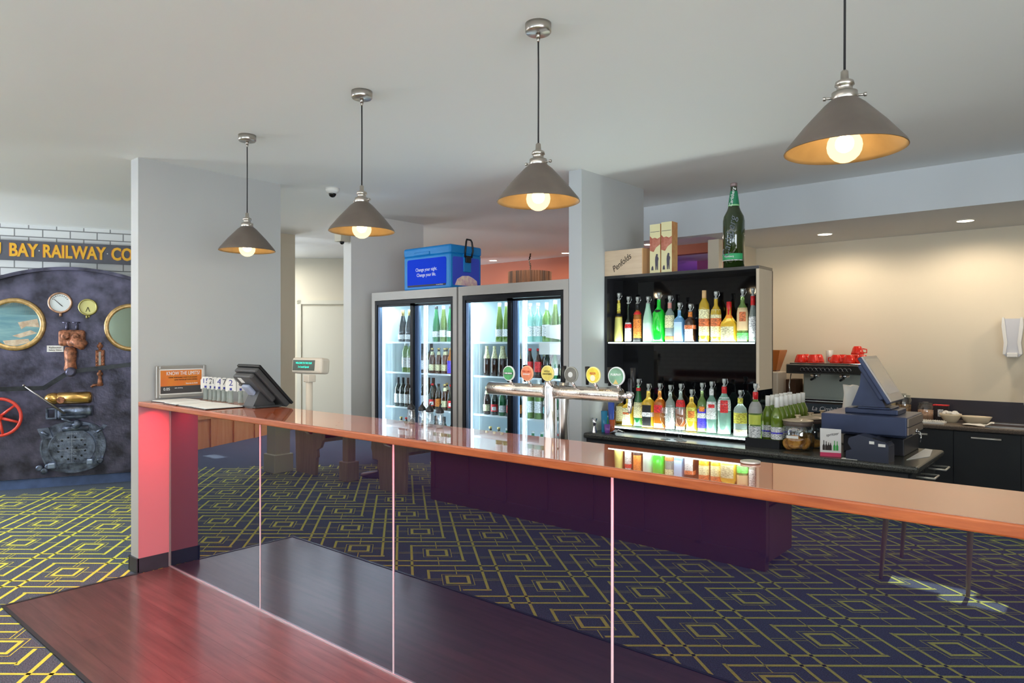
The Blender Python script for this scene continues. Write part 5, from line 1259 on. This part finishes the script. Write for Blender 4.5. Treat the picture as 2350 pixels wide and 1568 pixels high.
mb = MB(); mb.box(s-.012,s-.009,-.127,-.125,z-.16,z+.17); mb.build('centre_rib', mat('cast_letter_grey'), c)
for (dx,dz) in ((-.25,.16),(.25,.17)):
    mb = MB(); sg = -1 if dx < 0 else 1
    mb.prism([(s+dx-.07,z+dz-.05*sg),(s+dx+.03,z+dz+.06),(s+dx+.07,z+dz+.05*sg),(s+dx-.03,z+dz-.06)],-.13,-.085,'y'); mb.tube([(s+dx-.03,-.14,z+dz-.02*sg),(s+dx+.03,-.14,z+dz+.02*sg)],.015,8); mb.build('lug', IRONB, c)
for (dx,dz) in ((-.30,-.20),(-.255,-.235),(-.22,-.19),(.25,-.16)):
    mb = MB(); mb.lathe([(.03,0),(.032,.05),(.018,.055)],14,Matrix.Translation((s+dx,-.09,z+dz)) @ Matrix.Rotation(pi/2,4,'X')); mb.build('hinge_boss', IRONB, c)
mb = MB(); mb.bbox(s-.22,s-.15,-.17,-.10,z-.21,z-.15,.012,2); mb.bbox(s+.13,s+.19,-.17,-.10,z-.19,z-.13,.012,2); mb.build('catch', mat('worn_light_steel',(150,164,190),.3,.7), c)
# red hand wheel
c = wthing('hand_wheel','bright red five spoked valve hand wheel at the left edge','hand wheel')
s,z = wp(9,954); mb = MB(); N_ = 48
mb.tube([(s+.188*cos(2*pi*i/N_),-.19,z+.188*sin(2*pi*i/N_)) for i in range(N_)],.016,10,closed=True); mb.build('rim', REDP, c)
for i in range(6):
    a = RAD(-19+60*i); mb = MB(); mb.tube([(s+.03*cos(a),-.20,z+.03*sin(a)),(s+.185*cos(a),-.19,z+.185*sin(a))],[.016,.012],8); mb.build('spoke', REDP, c)
c['label'] = 'bright red spoked valve hand wheel at the left edge'
mb = MB(); mb.lathe([(.035,0),(.038,.02),(.02,.035),(.012,.04)],20,Matrix.Translation((s,-.19,z)) @ Matrix.Rotation(pi/2,4,'X')); mb.build('hub', REDP, c)
mb = MB(); mb.tube([(s,-.19,z),(s,YF,z)],.018,10); mb.build('spindle', IRON, c)

# ================================================================== BEHIND THE CAMERA: what the bar front mirrors
def rprof(pts, y):
    out = []
    for (cx,cy) in pts:
        u = 560+cx/5.875; v = 920+cy/5.875; Y = 4.15-y
        out.append((ux(u,Y), uz(u,v,Y)))
    return out
def pew(x, facing, lb, y=-.42, L=1.15):
    p = thing('pew_bench', lb, 'pew', (x,y,0), 0 if facing > 0 else pi, 'timber pews facing the bar')
    P = [(0,0),(.40,0),(.42,.20),(.44,.22),(.43,.30),(.50,.33),(.55,.42),(.54,.50),(.47,.55),(.40,.53),(.33,.47),(.24,.46),(.14,.50),(.09,.60),(.07,.78),(.05,.95),(.0,1.0),(-.04,.95),(-.02,.5)]
    for yy,nm in ((-.02,'end_panel'),(-L,'end_panel')):
        mb = MB()
        q = P if facing > 0 else P
        mb.prism(q, yy-.035 if facing > 0 else -yy, yy if facing > 0 else -yy+.035, 'y'); mb.build(nm, PEWW, p)
    y0,y1 = (-L,-.055) if facing > 0 else (.055,L)
    mb = MB(); mb.box(.05,.45,y0,y1,.38,.42); mb.build('seat', PEWW, p)
    mb = MB(); mb.bbox(.06,.44,y0+.01,y1-.01,.42,.47,.015,2); mb.build('seat_cushion', mat('red_upholstery',(120,34,40),.8), p)
    M = Matrix.Translation((.03,0,.42)) @ Matrix.Rotation(RAD(-5),4,'Y'); mb = MB(); mb.box(-.02,.01,y0,y1,0,.5,M); mb.build('backrest', PEWW, p)
    return p
pew(-7.36,1,'dark timber pew with carved end nearest the hall')
pew(-5.38,-1,'dark timber pew facing the hall pew across a gap')
bt = thing('booth_seat','long dark timber booth seat with its panelled back to the bar','booth seat',(-3.3,-.5,0))
mb = MB(); mb.box(-1.75,1.55,-.04,0,.05,1.08); mb.box(-1.75,1.55,-.06,.02,1.08,1.12); mb.box(-1.75,1.55,-.05,.012,0,.12)
for i in range(8): mb.box(-1.75+i*.465,-1.70+i*.465,-.04,.012,.1,1.08)
mb.build('panelled_back', mat('maroon_timber',(112,60,56),.4), bt)
mb = MB(); mb.box(-1.75,1.55,-.50,-.06,.05,.42); mb.build('seat_base', mat('maroon_timber'), bt)
mb = MB(); mb.bbox(-1.74,1.54,-.50,-.07,.42,.48,.015,2); mb.build('seat_cushion', mat('red_upholstery',(120,34,40),.8), bt)
for x in (-6.42,):
    t = thing('pub_table','square dark pub table between two pews','table',(x,-.95,0),0,'tables between the pews')
    mb = MB(); mb.bbox(-.33,.33,-.42,.42,.72,.75,.006,2); mb.build('table_top', PEWW, t)
    mb = MB(); mb.lathe([(.22,0),(.22,.015),(.03,.04),(.03,.72)],20); mb.build('pedestal', BLACK, t)
for k,(x,y) in enumerate(((-7.5,-.29),(-6.41,-.51))):
    mb = MB(); w = .19 if k == 0 else .10
    mb.box(x-w/2,x+w/2,y-w/2,y+w/2,0,CEIL); mb.bbox(x-w/2-.03,x+w/2+.03,y-w/2-.03,y+w/2+.03,0,.22,.008,1)
    struct('wall_post', mb, mat('post_paint',(206,202,170),.6) if k == 0 else PEWW, 'square post with a plinth among the pews')
t = thing('bar_table','tall table with tapered timber legs behind the camera','table',(-.35,-1.15,0))
mb = MB(); mb.bbox(-.85,.85,-.38,.38,.72,.75,.006,2); mb.build('table_top', PEWW, t)
for dx in (-.78,.78,-.3):
    for dy in (-.3,.3):
        if dx == -.3 and dy < 0: continue
        mb = MB(); mb.tube([(dx*1.0,dy,.0),(dx*.93,dy*.93,.72)],[.012,.024],10); mb.build('leg', PEWW, t)

# ================================================================== LIGHT
W = bpy.data.worlds.new('sky'); S.world = W; W.use_nodes = True
W.node_tree.nodes['Background'].inputs[0].default_value = (.62,.78,1,1); W.node_tree.nodes['Background'].inputs[1].default_value = 1.2
sun = light('sun','SUN',(0,-8,6),30,(1,.96,.88),.006,None,(math.atan(1/TAN),0,0))
DAY = (.80,.90,1.0)
for i,(a,b) in enumerate(wins):
    light('window_daylight','AREA',((a+b)/2,-3.38,1.68),(b-a)*(42 if i == 0 else 7),DAY,b-a,1.8,(RAD(90),0,0))
    light('ground_bounce_fill','AREA',((a+b)/2,-3.36,1.2),(b-a)*(150 if i == 0 else 23),(.84,.92,1),b-a,.9,(RAD(90+48),0,0),spread=RAD(120))  # upward fill added at the windows to brighten the ceiling
light('hall_daylight','AREA',(-12.7,4.5,1.5),480,DAY,3.,2.2,(RAD(112),0,RAD(-90)))
light('passage_lamp','AREA',(-9.3,4.6,2.7),55,(1,.94,.82),1.2,1.2)
light('side_fill_light','AREA',(3.0,-1.0,1.5),185,DAY,3.5,1.6,(RAD(96),0,RAD(90)))  # fill added at the windowless right wall for faces turned that way
light('room_bounce_fill','AREA',(-3.0,.2,2.70),50,(1,.96,.9),5,2.5)  # overhead fill added out of view, stands in for room bounce
light('aisle_fill_light','AREA',(-2.0,3.35,.88),8,(.95,.98,1),5.2,.7,(pi,0,0))  # upward fill added out of sight behind the bar for the ceiling
light('red_led_light','AREA',(-1.5,1.962,1.105),46,(1,.04,.07),6.7,.03,(0,0,0),spread=RAD(150))
light('booth_fill_light','AREA',(-6.4,1.1,2.72),65,(1,.93,.80),2.2,.8,(RAD(-38),0,0))  # fill added out of view to brighten the pew fronts
light('terracotta_room_lamp','AREA',(-6,7.0,2.7),45,(1,.86,.7),2,1)
light('purple_lamp','AREA',(-3.9,9.4,2.6),30,(.75,.4,1),1,1)

# ================================================================== CAMERA
cd = bpy.data.cameras.new('camera'); cd.sensor_width = 36; cd.lens = FPX/2350*36; cd.clip_start = .05
co = bpy.data.objects.new('camera', cd); COL.objects.link(co)
co.location = (0,0,CH); co.rotation_euler = (pi/2,0,YAW); S.camera = co
S.view_settings.view_transform = 'Standard'; S.view_settings.look = 'None'; S.view_settings.gamma = 1; S.view_settings.use_curve_mapping = False
S.view_settings.exposure = 0.0
S.cycles.max_bounces = 10; S.cycles.transparent_max_bounces = 24; S.cycles.transmission_bounces = 8; S.cycles.glossy_bounces = 5
S.cycles.use_denoising = True; S.cycles.sample_clamp_indirect = 6
